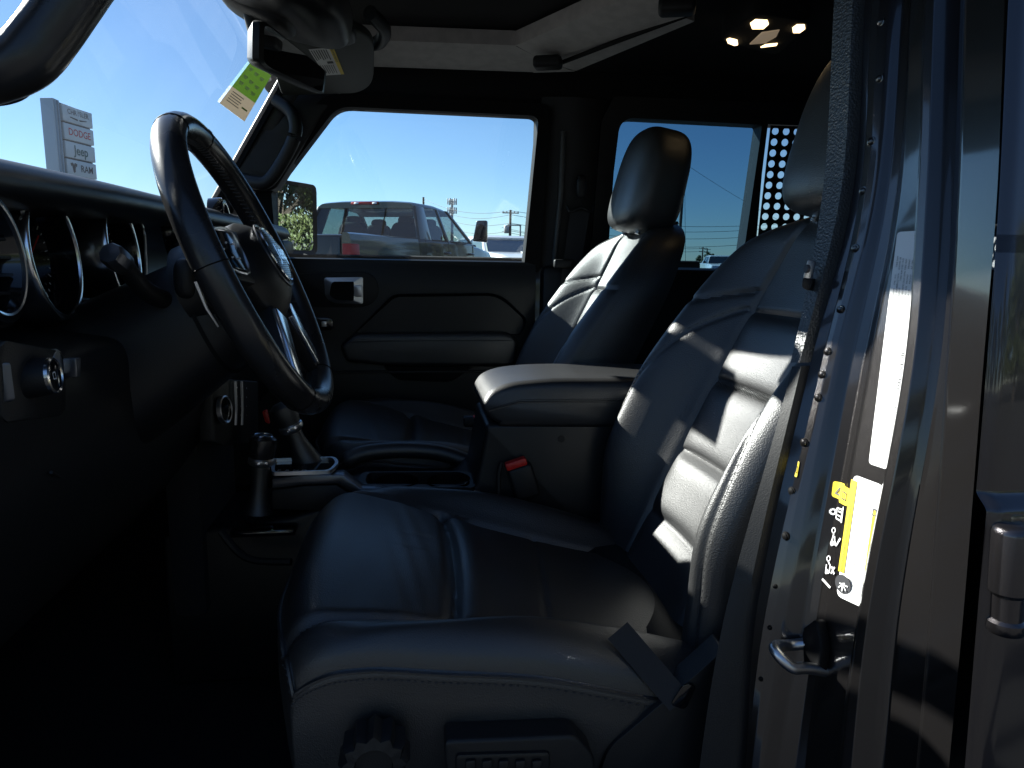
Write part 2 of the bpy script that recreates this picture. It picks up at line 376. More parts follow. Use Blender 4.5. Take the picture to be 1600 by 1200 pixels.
for k in range(4):
    a = k*pi/4; c = f3(.20, .885); e1 = (f3(.3, .885)-f3(.1, .885)).normalized(); e2 = (f3(.2, .9)-f3(.2, .87)).normalized(); d = e1*cos(a)+e2*sin(a); n = (c-f1(.2, .885)).normalized()*.0006; q = d.cross(n).normalized()*.0006
    mb.add(([c-d*.006-q+n, c+d*.006-q+n, c+d*.006+q+n, c-d*.006+q+n], [(0, 1, 2, 3)]), WHT)
for u in (.36, .47, .58, .69):
    decal(mb, f3, u, .30, u+.012, .86, INK, nu=2, nv=14)
    for k in range(3): vtext(mb, f3, random.choice(('FRONT', 'REAR', 'SPARE', '255/70R18', '37 PSI')), u+.05, .84-.16*k, .022, 3.2)
mb.build('tyre_placard', pil)
# yellow warning tags and the white pictograms
mb = MB(); t1 = [(1297, 752), (1318, 757), (1312, 784), (1294, 776)]; fa, fb = quadmap(t1, .0006), quadmap(t1, .0011); decal(mb, fa, 0, 0, 1, 1, YEL, .15, .15, 5, 6)
mb.add(([fb(.55, .25), fb(.9, .75), fb(.2, .75), fb(.55, .42), fb(.75, .68), fb(.35, .68)], [(0, 1, 4, 3), (1, 2, 5, 4), (2, 0, 3, 5)]), INK); mb.build('warning_tag', pil)
mb = MB(); t1 = [(1311, 756), (1331, 764), (1327, 791), (1307, 785)]; fa, fb = quadmap(t1, .0016), quadmap(t1, .0021); decal(mb, fa, 0, 0, 1, 1, YEL, .1, .1, 5, 6)
for a, b, c, d in ((.25, .3, .3, .75), (.25, .3, .8, .37), (.25, .68, .8, .75), (.75, .3, .8, .75), (.5, .3, .54, .75)): decal(mb, fb, a, b, c, d, INK, nu=2, nv=2)
mb.build('warning_tag', pil)
t1 = [(1248, 718), (1260, 722), (1256, 746), (1245, 742)]
mb = MB(); fa, fb = quadmap(t1, .0008), quadmap(t1, .0013); decal(mb, fa, 0, 0, 1, 1, YEL, .1, .1, 5, 6)
for a, b, c, d in ((.25, .3, .32, .75), (.25, .3, .8, .37), (.25, .68, .8, .75), (.75, .3, .82, .75)): decal(mb, fb, a, b, c, d, INK, nu=2, nv=2)
mb.build('warning_tag', pil)
def blob(mb, pts, wdt, M):                            # a stroke drawn on the jamb, in photo-plane points mapped to its surface
    P = [Vector(p) for p in pts]
    for a, b in zip(P, P[1:]):
        d = (b-a); n = Vector((-d.y, d.x)).normalized()*wdt/2; mb.add(([JP(*(q), .0012) for q in (a-n, b-n, b+n, a+n)], [(0, 1, 2, 3)]), M)
mb = MB()
def circ(cx, cy, r, n=10): return [(cx+r*cos(2*pi*i/n), cy+r*sin(2*pi*i/n)) for i in range(n+1)]
for pts, wd in ((circ(1296, 800, 4), 3), ([(1303, 794), (1318, 797), (1314, 814), (1302, 810), (1303, 794)], 2.4), ([(1306, 799), (1318, 802)], 2), ([(1319, 792), (1316, 817)], 2.2), ([(1305, 805), (1315, 808)], 2),
                (circ(1298, 829, 4), 1.8), ([(1299, 834), (1294, 850), (1303, 851), (1301, 838)], 2.6), ([(1303, 847), (1307, 853), (1315, 841)], 3), (circ(1296, 849, 3), 3),
                (circ(1290, 873, 4), 1.8), ([(1290, 878), (1295, 884), (1293, 895), (1285, 896), (1286, 882)], 2.4), ([(1299, 885), (1305, 897)], 2.8), ([(1306, 886), (1298, 896)], 2.8), (circ(1288, 893, 2.5), 2.6), ([(1279, 905), (1299, 918)], 3.2)):
    blob(mb, pts, wd, INW)
mb.build('airbag_pictogram', pil)
# striker loop
mb = MB(); sp = [at(1286, 1012, .545), at(1281, 1046, .535), at(1240, 1047, .515), at(1206, 1014, .53), at(1240, 1006, .555)]
base_p = JP(1285, 1020)
mb.add(tube(cat([base_p+Vector((.02, 0, .012)), at(1236, 1008, .56), at(1212, 1010, .545), at(1215, 1022, .535), at(1238, 1043, .528), at(1262, 1044, .532), base_p+Vector((.02, 0, -.022))], 6), .0052, 10), STE)
mb.build('striker', pil)
MB().add(prism([JP(a, b, .001) for a, b in rpoly([(1262, 985, 6), (1292, 962, 14), (1302, 1010, 12), (1296, 1052, 10), (1268, 1044, 6)])], (-.010, 0, 0), .003), RUB).build('striker_plate', pil)
# belt tongue parked on the pillar
mb = MB(); mb.add(prism([at(a, b, .650) for a, b in rpoly([(1262, 405, 4), (1275, 408, 4), (1268, 438, 4), (1254, 436, 4)])], (.003, .004, 0), .0008), STE); mb.add(prism([at(a, b, .648) for a, b in rpoly([(1254, 434, 4), (1270, 436, 4), (1266, 456, 7), (1252, 450, 6)])], (.012, .01, 0), .003), PLA)
mb.add(tube([at(1263, 420, .649)+Vector((-.003, 0, 0)), at(1263, 420, .649)], .004, 12), INK); mb.build('belt_tongue', pil)

# ---- rear door beside the pillar
def skin(x, z, off=0):                                # outer side of the body: lower part stands a little proud, upper part leans in
    y = .412+max(0, z-1.29)*.20-.010*(1-smooth(1.145, 1.158, z))
    return Vector((x, y+off, z))
def gapx(z): return interp([(.6, .388), (.95, .386), (1.06, .384), (1.235, .385), (1.35, .396), (1.48, .412), (1.8, .43)], z)
zz = sorted(set(lin(.62, 1.82, 40)+lin(1.14, 1.165, 8)))
def dsk(u, v): p = jcol(9, v); return p+Vector((u, -.010*(1-smooth(1.140, 1.152, p.z))+.004*smooth(.010, 0, u)**2, 0))
drow = sorted(lin(-260, 1420, 60)+lin(730, 790, 16)); dlow = [v for v in drow if jcol(9, v).z < 1.33]
mb = MB(); mb.add(grid(dsk, [0, .001, .003, .006, .010, .02, .06, .12, .2, .4, .87], dlow), PNT)
mb.add(grid(dsk, [0, .001, .003, .006, .010, .02, .05, .09], [v for v in drow if jcol(9, v).z > 1.30]), PNT)
mb.add(grid(lambda u, v: dsk(0, v)+Vector((u*.9, u, 0)), [0, .004, .03, .06], drow), PNT)
mb.add(box((.95, .50, 1.77), (1.1, .06, .08), .01), PNT); mb.add(box((1.27, .46, 1.5), (.10, .05, .5), .01), PNT)
rd = mb.build('rear_door', CAR, ang=50)
MB().add(([skin(gapx(1.30)+.09, 1.30, .01), skin(1.24, 1.30, .01), skin(1.24, 1.74, .01), skin(gapx(1.74)+.09, 1.74, .01)], [(0, 1, 2, 3)]), GLT).build('door_glass', rd)
MB().add(box((.83, .505, .97), (.82, .05, .66), .02), PLA).build('door_lining', rd)
mb = MB(); mb.add(grid(lambda u, v: skin(1.27+u, v), [0, .1, .5], zz), PNT); mb.build('quarter_panel', CAR)
# pillar outer return along the gap
mb = MB(); mb.add(grid(lambda u, v: J(8, v)+Vector((.003+u*.9, u, 0)), [0, .003, .03, .06], rows), RUB); mb.build('pillar_edge_seal', pil)
# hinge
h0, h1 = at(1584, 822, .392), at(1571, 985, .392); ax = (h1-h0)
mb = MB(); mid = h0+ax*.52
mb.add(lathe([(0, -.001), (.009, -.001), (.0115, .001), (.0125, .004), (.0125, .045)], h0, ax, 28), PNT)
mb.add(lathe([(.0125, 0), (.0115, .002), (.0105, .003)], h0+ax.normalized()*.045, ax, 28), PNT)
L = ax.length; mb.add(lathe([(.0098, .047), (.0098, L-.010), (.012, L-.008), (.0125, L-.003), (.011, L), (0, L+.001)], h0, ax, 28), PNT)
hb = mb.build('hinge', rd)
mb = MB(); c0 = h0+ax*.25; mb.add(prism([c0+Vector((.0, .004, .026)), c0+Vector((.075, .008, .022)), c0+Vector((.075, .008, -.022)), c0+Vector((0, .004, -.024))], (0, .014, 0), .003), PNT)
mb.build('hinge_bracket', rd)
axn = ax.normalized(); side = Vector((.45, -.9, 0)); side = (side-axn*side.dot(axn)).normalized()
def hinge_txt(x, y):
    a = y/.0126; tang = axn.cross(side); return h0+axn*(.024+x)+(side*cos(a)+tang*sin(a))*.0129
MB().add(text_on('TORX 50', .0085, hinge_txt), SAT).build('hinge_lettering', rd)

# ================================================================== SEATS
SY = .875; HW = .235
XI = [(.80, .300), (.86, .325), (.994, .387), (1.141, .455), (1.238, .500), (1.32, .532), (1.40, .556)]
XB = [(.80, .300), (.86, .298), (.93, .300), (1.008, .306), (1.08, .333), (1.147, .366), (1.242, .431), (1.324, .487), (1.40, .535)]
WZ = [(.80, .215), (.90, .228), (1.05, .236), (1.20, .236), (1.26, .228), (1.31, .208), (1.34, .185), (1.36, .150), (1.374, .105), (1.384, .05)]
ZT = 1.384
def seamd(p, poly):
    best = 9
    for a, b in zip(poly, poly[1:]):
        ax_, ay = a; bx, by = b; dx, dy = bx-ax_, by-ay; t = max(0, min(1, ((p[0]-ax_)*dx+(p[1]-ay)*dy)/(dx*dx+dy*dy+1e-12)))
        best = min(best, (p[0]-ax_-t*dx)**2+(p[1]-ay-t*dy)**2)
    return sqrt(best)
INSW = [(.80, .118), (1.02, .122), (1.24, .120), (1.32, .100), (1.39, .075)]
edge = [(sinterp(INSW, z), z) for z in lin(.82, 1.375, 24)]
shoulder = [(.122, 1.262), (.150, 1.256), (.185, 1.246), (.222, 1.243)]
sweep = [(p.x, p.y) for p in cat([Vector((.120, 1.238, 0)), Vector((.145, 1.226, 0)), Vector((.172, 1.195, 0)), Vector((.196, 1.13, 0)), Vector((.208, 1.06, 0)), Vector((.210, .98, 0)), Vector((.205, .86, 0))], 6)]
hor = [1.232, 1.128, 1.022, .930]
def back(s, z):
    a = abs(s); wv = sinterp(WZ, z); xi = sinterp(XI, z); xb = sinterp(XB, z); iw = sinterp(INSW, z)
    X = xi+(xb-xi)*smooth(iw-.004, .198, a)
    X += .010*(1-(a/iw)**2) if a < iw else 0                                   # hollow of the insert
    if a < iw:                                                                 # pads of the insert
        bands = [.80]+hor[::-1]+[1.40]
        for lo, hi in zip(bands, bands[1:]):
            if lo <= z < hi and hi < 1.3:
                t = (z-lo)/(hi-lo); X -= .011*(1-abs(2*t-1)**5)*(1-(a/iw)**8)
    p = (a, z); gd = 0
    for poly, dep, wd in ((edge, .009, .005), (shoulder, .004, .0048), (sweep, .0045, .004)):
        gd = max(gd, dep*math.exp(-(seamd(p, poly)/wd)**2))
    if a < iw:
        for h in hor[:3]: gd = max(gd, (.006 if h != 1.128 else .003)*math.exp(-((z-h)/.0035)**2))
    X += gd
    t = a/wv; t0 = 1-.045/wv if wv > .09 else .5
    if t > t0: q = min(1, (t-t0)/(1-t0)); X += .040*(1-sqrt(max(0, 1-q*q)))
    q = (z-(ZT-.055))/.055
    if q > 0: X += .045*(1-sqrt(max(0, 1-min(1, q)**2)))
    if s < -.12: X += .006*smooth(1.05, 1.2, z)                                 # worn near side
    return Vector((X, SY+(s if s > 0 else s*.90), z))
ZS = sorted(set([round(z, 4) for z in lin(.80, ZT, 150)]))
def grid_rows(z): return sinterp(WZ, z)
US = [-1+2*i/180 for i in range(181)]
US = [sin(u*pi/2)*.25+u*.75 for u in US]
def make_backrest(parent):
    # the front cover, cut along its main seams into panels
    P = [[back(u*grid_rows(z), z) for u in US] for z in ZS]
    groups = {}
    for j in range(len(ZS)-1):
        for i in range(len(US)-1):
            zc = (ZS[j]+ZS[j+1])/2; s = (US[i]+US[i+1])/2*grid_rows(zc); a = abs(s); iw = sinterp(INSW, zc)
            if a < iw: k = 'insert_panel%d' % sum(zc > h for h in hor[:3])
            else:
                k = ('bolster' if zc < sinterp([(.12, 1.262), (.15, 1.256), (.185, 1.246), (.24, 1.243)], a) else 'shoulder_panel')+('+' if s > 0 else '-')
            groups.setdefault(k, []).append((i, j))
    res = {}
    for k, cells in groups.items():
        ids = {}; V = []; Fc = []
        for i, j in cells:
            q = []
            for a, b in ((i, j), (i+1, j), (i+1, j+1), (i, j+1)):
                if (a, b) not in ids: ids[(a, b)] = len(V); V.append(P[b][a])
                q.append(ids[(a, b)])
            Fc.append(tuple(q))
        res[k] = MB().add((V, Fc), LEA).build(k.rstrip('+-0123456789'), parent, ang=80)
    # sides, top and back shell
    mb = MB(); n = len(ZS)
    def rear(s, z): return Vector((sinterp(XI, z)+.085-.02*(abs(s)/.24)**2, SY+(s if s > 0 else s*.90), z))
    for sg in (0, -1):
        mb.add(grid(lambda u, v: P[int(v)][sg].lerp(rear(US[sg]*grid_rows(ZS[int(v)])*1.0, ZS[int(v)]), u)+Vector((0, (1 if sg else -1)*.008*sin(u*pi), 0)), [0, .08, .2, .35, .5, .65, .8, .92, 1], list(range(n))), LEA)
    mb.add(grid(lambda u, v: rear(US[int(u)]*grid_rows(ZS[int(v)]), ZS[int(v)]), list(range(0, 181, 6)), list(range(0, n, 3))+[n-1]), PLA)
    mb.add(grid(lambda u, v: P[-1][int(u)].lerp(rear(US[int(u)]*grid_rows(ZT), ZT), v)+Vector((0, 0, .006*sin(v*pi))), list(range(0, 181, 6)), lin(0, 1, 6)), LEA)
    mb.build('back_shell', parent, ang=70)
    return P
def nrm(fn, a, b, e=.002):
    d1 = fn(a+e, b)-fn(a-e, b); d2 = fn(a, b+e)-fn(a, b-e); n = d1.cross(d2).normalized(); return n
def stitches(mb, fn, path, side, flip, step=.0075, off=.0042, M=STI, ln=.0046):
    acc = 0; L = [Vector((*p, 0)) for p in path]
    dens = []
    for a, b in zip(L, L[1:]):
        n = max(1, int((b-a).length/.0008)); dens += [a.lerp(b, k/n) for k in range(n)]
    last = None; acc = 0; pts = []
    for k in range(1, len(dens)):
        acc += (dens[k]-dens[k-1]).length
        if acc > step:
            acc = 0; d = (dens[k]-dens[k-1]).normalized(); n2 = Vector((-d.y, d.x, 0))*off*side
            a = dens[k]+n2-d*ln/2; b = dens[k]+n2+d*ln/2
            pa, pb = fn(a.x, a.y), fn(b.x, b.y); n = nrm(fn, dens[k].x+n2.x, dens[k].y+n2.y)*flip
            mb.add(tube([pa-n*.0002, (pa+pb)/2+n*.0006, pb-n*.0002], [.0002, .00042, .0002], 5, caps=False), M)
# cushion ------------------------------------------------------------------
CZ = [(-.16, .946), (-.12, .948), (-.05, .936), (.035, .912), (.12, .892), (.22, .868), (.36, .840)]
CB = [(-.16, .0), (-.10, .004), (-.03, .022), (.10, .040), (.20, .040), (.30, .028), (.38, .010)]
CW = [(-.16, .19), (-.145, .212), (-.11, .232), (-.05, .240), (.1, .240), (.3, .236), (.40, .22)]
FX = lambda s: -.150+.030*(abs(s)/.235)**4
cseam = lambda a: a
CIN = [(-.16, .205), (-.09, .195), (.0, .175), (.1, .155), (.2, .140), (.34, .125)]
cedge = [(sinterp(CIN, x), x) for x in lin(-.13, .34, 24)]
def cush(s, x):                                       # s sideways, x backwards, height returned
    a = abs(s); wv = sinterp(CW, x); z = sinterp(CZ, x); ci = sinterp(CIN, x); bh = sinterp(CB, x)
    z += bh*smooth(ci-.002, ci+.05, a)
    if a < ci: z += .012*(1-(a/ci)**2)
    gx = .036+.012*(1-(a/.2)**2)
    if a < ci+.006:                                   # the cross groove behind the thigh pad, then a second pad
        z -= .011*math.exp(-((x-gx)/.008)**2) - .004*math.exp(-((x-gx-.025)/.018)**2)-.002*math.exp(-((x-gx+.05)/.04)**2)
        z -= .003*math.exp(-((x-(.165+.02*(s/.2)))/.003)**2)
        # leather creases
        z -= .0012*math.exp(-((s-.03-.12*(x+.02))/.004)**2)*math.exp(-((x-.005)/.022)**2)+.001*math.exp(-((s+.015-.05*(x))/.004)**2)*math.exp(-((x-.0)/.028)**2)
        z += .0004*sin(42*s+9*sin(30*x))*math.exp(-((x+.03)/.05)**2)
    z -= .008*math.exp(-((a-ci)/.006)**2)
    fx = FX(s); d = x-fx
    if d < .05: q = 1-d/.05; z -= .046*(1-sqrt(max(0, 1-min(1, q)**2)))
    t = a/wv; t0 = 1-.05/wv
    if t > t0: q = min(1, (t-t0)/(1-t0)); z -= .042*(1-sqrt(max(0, 1-q*q)))
    return z
def cpt(s, x): return Vector((x, SY+s, cush(s, x)))
def make_cushion(parent):
    xs = lin(0, 1, 140); P = []
    for t in xs:
        row = []
        for u in US:
            s0 = u*.24; fx = FX(s0); t2 = t**1.35; x = fx+(.37-fx)*t2; s = u*sinterp(CW, x); row.append(cpt(s, x))
        P.append(row)
    groups = {}
    for j in range(len(xs)-1):
        for i in range(len(US)-1):
            p = P[j][i]; a = abs(p.y-SY); ci = sinterp(CIN, p.x)
            k = ('insert_panel0' if p.x < .036+.012*(1-(a/.2)**2) else 'insert_panel1') if a < ci else 'cushion_bolster'+('+' if p.y > SY else '-')
            groups.setdefault(k, []).append((i, j))
    for k, cells in groups.items():
        ids = {}; V = []; Fc = []
        for i, j in cells:
            q = []
            for a, b in ((i, j), (i+1, j), (i+1, j+1), (i, j+1)):
                if (a, b) not in ids: ids[(a, b)] = len(V); V.append(P[b][a])
                q.append(ids[(a, b)])
            Fc.append(tuple(q))
        MB().add((V, Fc), LEA).build(k.rstrip('+-0123456789'), parent, ang=80)
    # skirt: a wall below the rim with a rolled welt
    rim = [r[0] for r in P[::-1]]+P[0][1:-1]+[r[-1] for r in P]
    mb = MB(); C = Vector((.1, SY, 0))
    def wall(u, v):
        p = rim[int(u)]; out = (Vector((p.x, p.y, 0))-C).normalized(); h = [0, .004, .010, .03, .06, .10, .15, .20][int(v)]; o = [0, .004, .0035, .006, .006, .003, -.004, -.012][int(v)]
        return Vector((p.x, p.y, max(p.z-h, .68)))+out*o
    mb.add(grid(wall, list(range(0, len(rim), 2))+[len(rim)-1], list(range(8))), LEA); mb.build('cushion_side', parent, ang=60)
    mb = MB(); mb.add(tube([p+((Vector((p.x, p.y, 0))-C).normalized()*.003)+Vector((0, 0, -.003)) for p in rim[::2]], .0024, 6), LEA); mb.build('piping', parent)
    return rim
def superq(c, ax, e, rot, nu=40, nv=28, taper=None):
    def g_(u, v):
        cu, su, cv, sv = cos(u), sin(u), cos(v), sin(v); pw = lambda x, k: math.copysign(abs(x)**k, x)
        p = Vector((ax[0]*pw(cv, e[0])*pw(cu, e[1]), ax[1]*pw(cv, e[0])*pw(su, e[1]), ax[2]*pw(sv, e[0])))
        if taper: p = taper(p)
        return rot @ p+Vector(c)
    return grid(g_, lin(-pi, pi, nu), lin(-pi/2, pi/2, nv))
def headrest(parent):
    rot = Matrix.Rotation(radians(10), 3, 'Y')
    def tp(p):
        k = 1-.20*(p.z/.1)**2 if p.z > 0 else 1-.05*(-p.z/.1)
        return Vector((p.x*(1 if p.x > 0 else (1-.15*p.z/.1))-.010*cos(p.y*12), p.y*k, p.z))
    mb = MB(); mb.add(superq((.588, SY, 1.474), (.058, .124, .114), (.45, .48), rot, 56, 40, tp), LEA)
    hr = mb.build('headrest', parent, ang=80)
    return hr
def hrp(s, h, out=1.003):
    rot = Matrix.Rotation(radians(10), 3, 'Y'); return rot, s, h
ds = MB(); ds.add(box((.12, SY, .70), (.46, .40, .10), .03), PLA); ds.add(box((.30, SY, .80), (.10, .44, .12), .03), PLA)
SEAT = ds.build('front_seat', CAR); SEAT['label'] = 'black leather driver seat with sunlit backrest behind the steering wheel'
make_backrest(SEAT); rim = make_cushion(SEAT); headrest(SEAT)
for s in (-.05, .05): MB().add(tube([(.545, SY+s, 1.36), (.578, SY+s, 1.44)], .006, 10), CHR).build('headrest_post', SEAT)
mb = MB()
for sg in (1, -1):
    fnb = lambda s, z, sg=sg: back(sg*s, z)
    stitches(mb, fnb, sweep, 1, -1 if sg > 0 else 1)
    stitches(mb, fnb, shoulder, -1, -1 if sg > 0 else 1)
    fnc = lambda s, x, sg=sg: cpt(sg*s, x)
    stitches(mb, fnc, [(a+.003, b) for a, b in cedge], 1 if sg > 0 else 1, 1 if sg > 0 else -1, off=-.006)
for so_ in (1, -1): stitches(mb, back, [(s, 1.128) for s in lin(-.112, .112, 12)], so_, -1, step=.0042, off=.0035, ln=.0012)
for k in range(0, 52): # rib stitches across the ladder seam
    s = -.112+k*.0043; a, b = back(s, 1.1225), back(s, 1.1335); n = Vector((-.9, 0, .4)); mb.add(tube([a+n*.0002, (a+b)/2+n*.0012, b+n*.0002], .0007, 5, caps=False), LEG)
wallp = [Vector((p.x, p.y, p.z-.014)) for p in rim]
for k in range(0, len(rim)-2, 2):
    p, q = rim[k], rim[k+1]; C = Vector((.1, SY, 0)); o = (Vector((p.x, p.y, 0))-C).normalized()*.0046
    mb.add(tube([p+o+Vector((0, 0, -.011)), p.lerp(q, .75)+o*1.1+Vector((0, 0, -.011))], .0007, 5, caps=False), STI)
st = mb.build('stitching', SEAT, smooth=False); st['kind'] = 'stuff'
# seat controls on the near side
kc = at(585, 1186, .60)
mb = MB(); prof = [(.030, -.02), (.030, .004), (.027, .010), (.018, .012), (.017, .006), (0, .006)]
V, Fc = lathe(prof, kc, (0, -1, 0), 48); V = [p+((p-kc)-Vector((0, (p-kc).y, 0)))*(.10*cos(12*atan2((p-kc).z, (p-kc).x))*(1 if (p-kc).length > .024 else 0)) for p in V]
mb.add((V, Fc), PLA); mb.build('lumbar_knob', SEAT)
mb = MB(); mb.add(prism([at(a, b, .60) for a, b in rpoly([(694, 1158, 12), (900, 1150, 16), (930, 1182, 14), (932, 1260, 10), (700, 1260, 10)])], (0, .03, 0), .005, 3), PLA)
mb.add(prism([at(a, b, .596) for a, b in rpoly([(712, 1180, 8), (860, 1176, 8), (860, 1230, 8), (712, 1230, 8)])], (0, .01, 0), .003, 2), PLS)
for k in range(5): mb.add(box(at(735+k*26, 1196, .594), (.010, .004, .012), .002), PLA)
mb.build('height_lever', SEAT)
mb = MB(); tr_ = [at(a, b, .625) for a, b in rpoly([(950, 1170, 20), (1090, 1052, 25), (1136, 1010, 10), (1150, 1110, 5), (1120, 1330, 5), (900, 1330, 10)])]
mb.add(prism(tr_, (0, .03, 0), .008, 3), PLA); mb.add(prism([at(a, b, .622) for a, b in rpoly([(1046, 1100, 8), (1068, 1066, 10), (1088, 1070, 8), (1070, 1108, 8)])], (0, -.002, 0), .0008), GLB); mb.build('side_shield', SEAT)
MB().add(grid(lambda u, v: at(*(Vector((965, 985)).lerp(Vector((1062, 1098)), v)+Vector((-14, 12))*(u-.5)*2.2), .655-.035*v), lin(0, 1, 3), lin(0, 1, 12)), WEB).build('belt_webbing', SEAT)
# driver buckle (stands beside the console)
# passenger seat: the same seat across the car
PS = copy_tree(SEAT, CAR); PS.location = SEAT.location+Vector((-.055, .715, .004)); PS['label'] = 'black leather passenger seat in front of the tinted rear side window'
for ch in list(PS.children):
    if ch.name.split('.')[0] in ('lumbar_knob', 'height_lever', 'side_shield', 'belt_webbing'): bpy.data.objects.remove(ch)
# rear bench, mostly hidden behind the front seats
mb = MB(); mb.add(box((1.22, YC, .90), (.52, 1.25, .20), .05, 4), LEA); mb.add(box((1.50, YC, 1.16), (.16, 1.25, .52), .06, 4, Matrix.Rotation(radians(14), 3, 'Y')), LEA)
rb = mb.build('rear_bench', CAR)
for y in (.86, 1.22, 1.58): MB().add(superq((1.60, y, 1.50), (.05, .12, .07), (.6, .6), Matrix.Rotation(radians(10), 3, 'Y'), 28, 20), LEA).build('headrest', rb)

# ================================================================== DASHBOARD
prof = [(-.66, 1.33), (-.62, 1.372), (-.55, 1.385), (-.42, 1.387), (-.345, 1.380), (-.318, 1.368), (-.316, 1.352), (-.335, 1.342), (-.40, 1.336), (-.435, 1.31), (-.438, 1.26), (-.41, 1.228), (-.35, 1.220), (-.312, 1.214), (-.300, 1.200), (-.298, 1.17), (-.302, 1.10), (-.33, 1.02), (-.39, .94), (-.46, .88), (-.64, .84)]
def dzoff(y): return -.012*((y-.95)/.5)**2 if y < .95 else 0
pc = cat([Vector((a, 0, b)) for a, b in prof], 5)
mb = MB(); mb.add(grid(lambda u, v: pc[int(u)]+Vector((0, v, dzoff(v)*.6)), list(range(len(pc))), [.44, .443, .45]+lin(.47, 1.90, 42)), PLS)
mb.add(([p+Vector((.0, .44, dzoff(.44)*.6)) for p in pc], [tuple(range(len(pc)))]), PLS)
DASH = mb.build('dashboard', CAR, ang=60); DASH['label'] = 'black dashboard with round chrome-ringed dials'
AXX = Vector((1, .10, .10)).normalized()
def gauge(c, R, name, depth=.03, mats=(CHR, GLB)):
    mb = MB(); mb.add(lathe([(R+.005, -depth), (R+.005, -.004), (R+.0045, -.001), (R+.003, .0012), (R+.001, .0018), (R-.001, .0010), (R-.002, -.001)], c, AXX, 64), CHR)
    mb.add(lathe([(R-.002, -.001), (R-.006, -depth*.9), (0, -depth*.9)], c, AXX, 64), mats[1]); return mb.build(name, DASH)
c1, c2 = at(88, 398, .79), at(194, 392, .95)
for c in (c1, c2):
    gauge(c, .0625, 'gauge')
    mb = MB(); nn, bb = frame_of(AXX)
    for k in range(25):
        a = radians(-130+k*260/24)+pi; d = nn*cos(a)+bb*sin(a); r1 = .050; r2 = .044 if k % 3 == 0 else .047
        mb.add(tube([c+AXX*-.025+d*r1, c+AXX*-.025+d*r2], .0006, 4), INW)
    mb.add(tube([c+AXX*-.024, c+AXX*-.023+(nn*.6-bb*.8)*.036], .0009, 5), RED); mb.build('gauge_dial', DASH)
# cluster housing round the two dials with a bright upper edge
hou = [at(a, b, y) for a, b, y in ((40, 470, .73), (46, 380, .73), (56, 324, .735), (80, 313, .75), (190, 326, .95), (232, 348, 1.03), (240, 400, 1.035), (240, 470, 1.035))]
hc = cat(hou, 5); mb = MB(); mb.add(grid(lambda u, v: hc[int(u)]+Vector((-.012, 0, 0))+Vector((-.07*v, 0, 0)), list(range(len(hc))), lin(0, 1, 4)), GLB)
mb.build('cluster_hood', DASH)
MB().add(tube([p+Vector((-.010, 0, 0)) for p in hc], .0018, 6), SAT).build('cluster_trim', DASH)
mb = MB(); mb.add(prism([p+Vector((-.07, 0, 0)) for p in hou], (-.004, 0, 0)), GLB); mb.build('cluster_face', DASH)
def vent(c, R, slats=5, name='air_vent'):
    mb = MB(); mb.add(lathe([(R+.010, -.02), (R+.010, .0), (R+.006, .005), (R+.001, .005)], c, AXX, 56), GLB); mb.add(lathe([(R+.0012, .005), (R+.0006, .0065), (R-.0012, .006), (R-.0014, .003)], c, AXX, 56), CHR)
    mb.add(lathe([(R-.0014, .003), (R-.008, -.012), (R*.55, -.018), (0, -.018)], c, AXX, 56), GLB); nn, bb = frame_of(AXX)
    for k in range(slats):
        t = -R*.62+k*R*1.24/(slats-1); l = sqrt(max(0, (R*.85)**2-t*t)); mb.add(box(c+nn*t+AXX*-.010, (.012, 2*l, .0025), .0008), PLA)
    mb.add(box(c+AXX*-.006, (.008, .014, R*1.4), .002), PLA); return mb.build(name, DASH)
vent(at(-16, 400, .60), .046); vent(at(287, 362, 1.14), .038); vent(at(352, 352, 1.34), .038)
# light switch panel
mb = MB(); pp = [at(a, b, y) for a, b, y in ((20, 545, .545), (40, 532, .55), (120, 548, .63), (128, 560, .635), (128, 640, .635), (118, 650, .63), (42, 660, .55), (28, 650, .545))]
mb.add(prism([p+Vector((-.012, 0, 0)) for p in pp], (-.02, 0, 0), .0015, 2), PLA); mb.build('switch_panel', DASH)
kn = at(85, 590, .585)+Vector((-.0145, 0, 0))
mb = MB(); mb.add(lathe([(.024, -.020), (.0235, -.010), (.016, -.006), (.0145, .012)], kn, AXX, 40), PLA); mb.add(lathe([(.0145, .012), (.0145, .0145), (.0132, .0155), (.0122, .0145)], kn, AXX, 40), CHR); mb.add(lathe([(.0122, .0145), (.010, .0135), (0, .0135)], kn, AXX, 40), GLB)
nn, bb = frame_of(AXX)
for a, b, c_, d in ((-.003, -.003, .003, -.002), (-.003, .002, .003, .003), (-.003, -.003, -.002, .003), (.002, -.003, .003, .003)): mb.add(([kn+AXX*.0142+nn*q+bb*r for q, r in ((a, b), (a, d), (c_, d), (c_, b))], [(0, 1, 2, 3)]), INW)
for k in range(9):
    a = radians(-150+k*22); c = kn+AXX*-.008+nn*(.0205*-cos(a))+bb*(.0205*sin(a)); mb.add(box(c, (.0008, .0035, .0030)), INW)
mb.build('light_switch', DASH)
MB().add(lathe([(.012, -.01), (.012, 0), (.010, .002), (0, .002)], kn+Vector((0, .038, .006)), AXX, 30), SAT).build('dimmer_wheel', DASH)
MB().add(prism([at(a, b, y) for a, b, y in ((118, 560, .626), (127, 558, .634), (127, 588, .634), (120, 590, .627))], (-.010, 0, 0), .001), GUN).build('trim_insert', DASH)
MB().add(prism([at(a, b, .548)+Vector((-.011, 0, 0)) for a, b in rpoly([(18, 568, 6), (30, 566, 6), (38, 626, 6), (26, 630, 6)])], (.004, .002, 0), .0015), GUN).build('trim_insert', DASH)
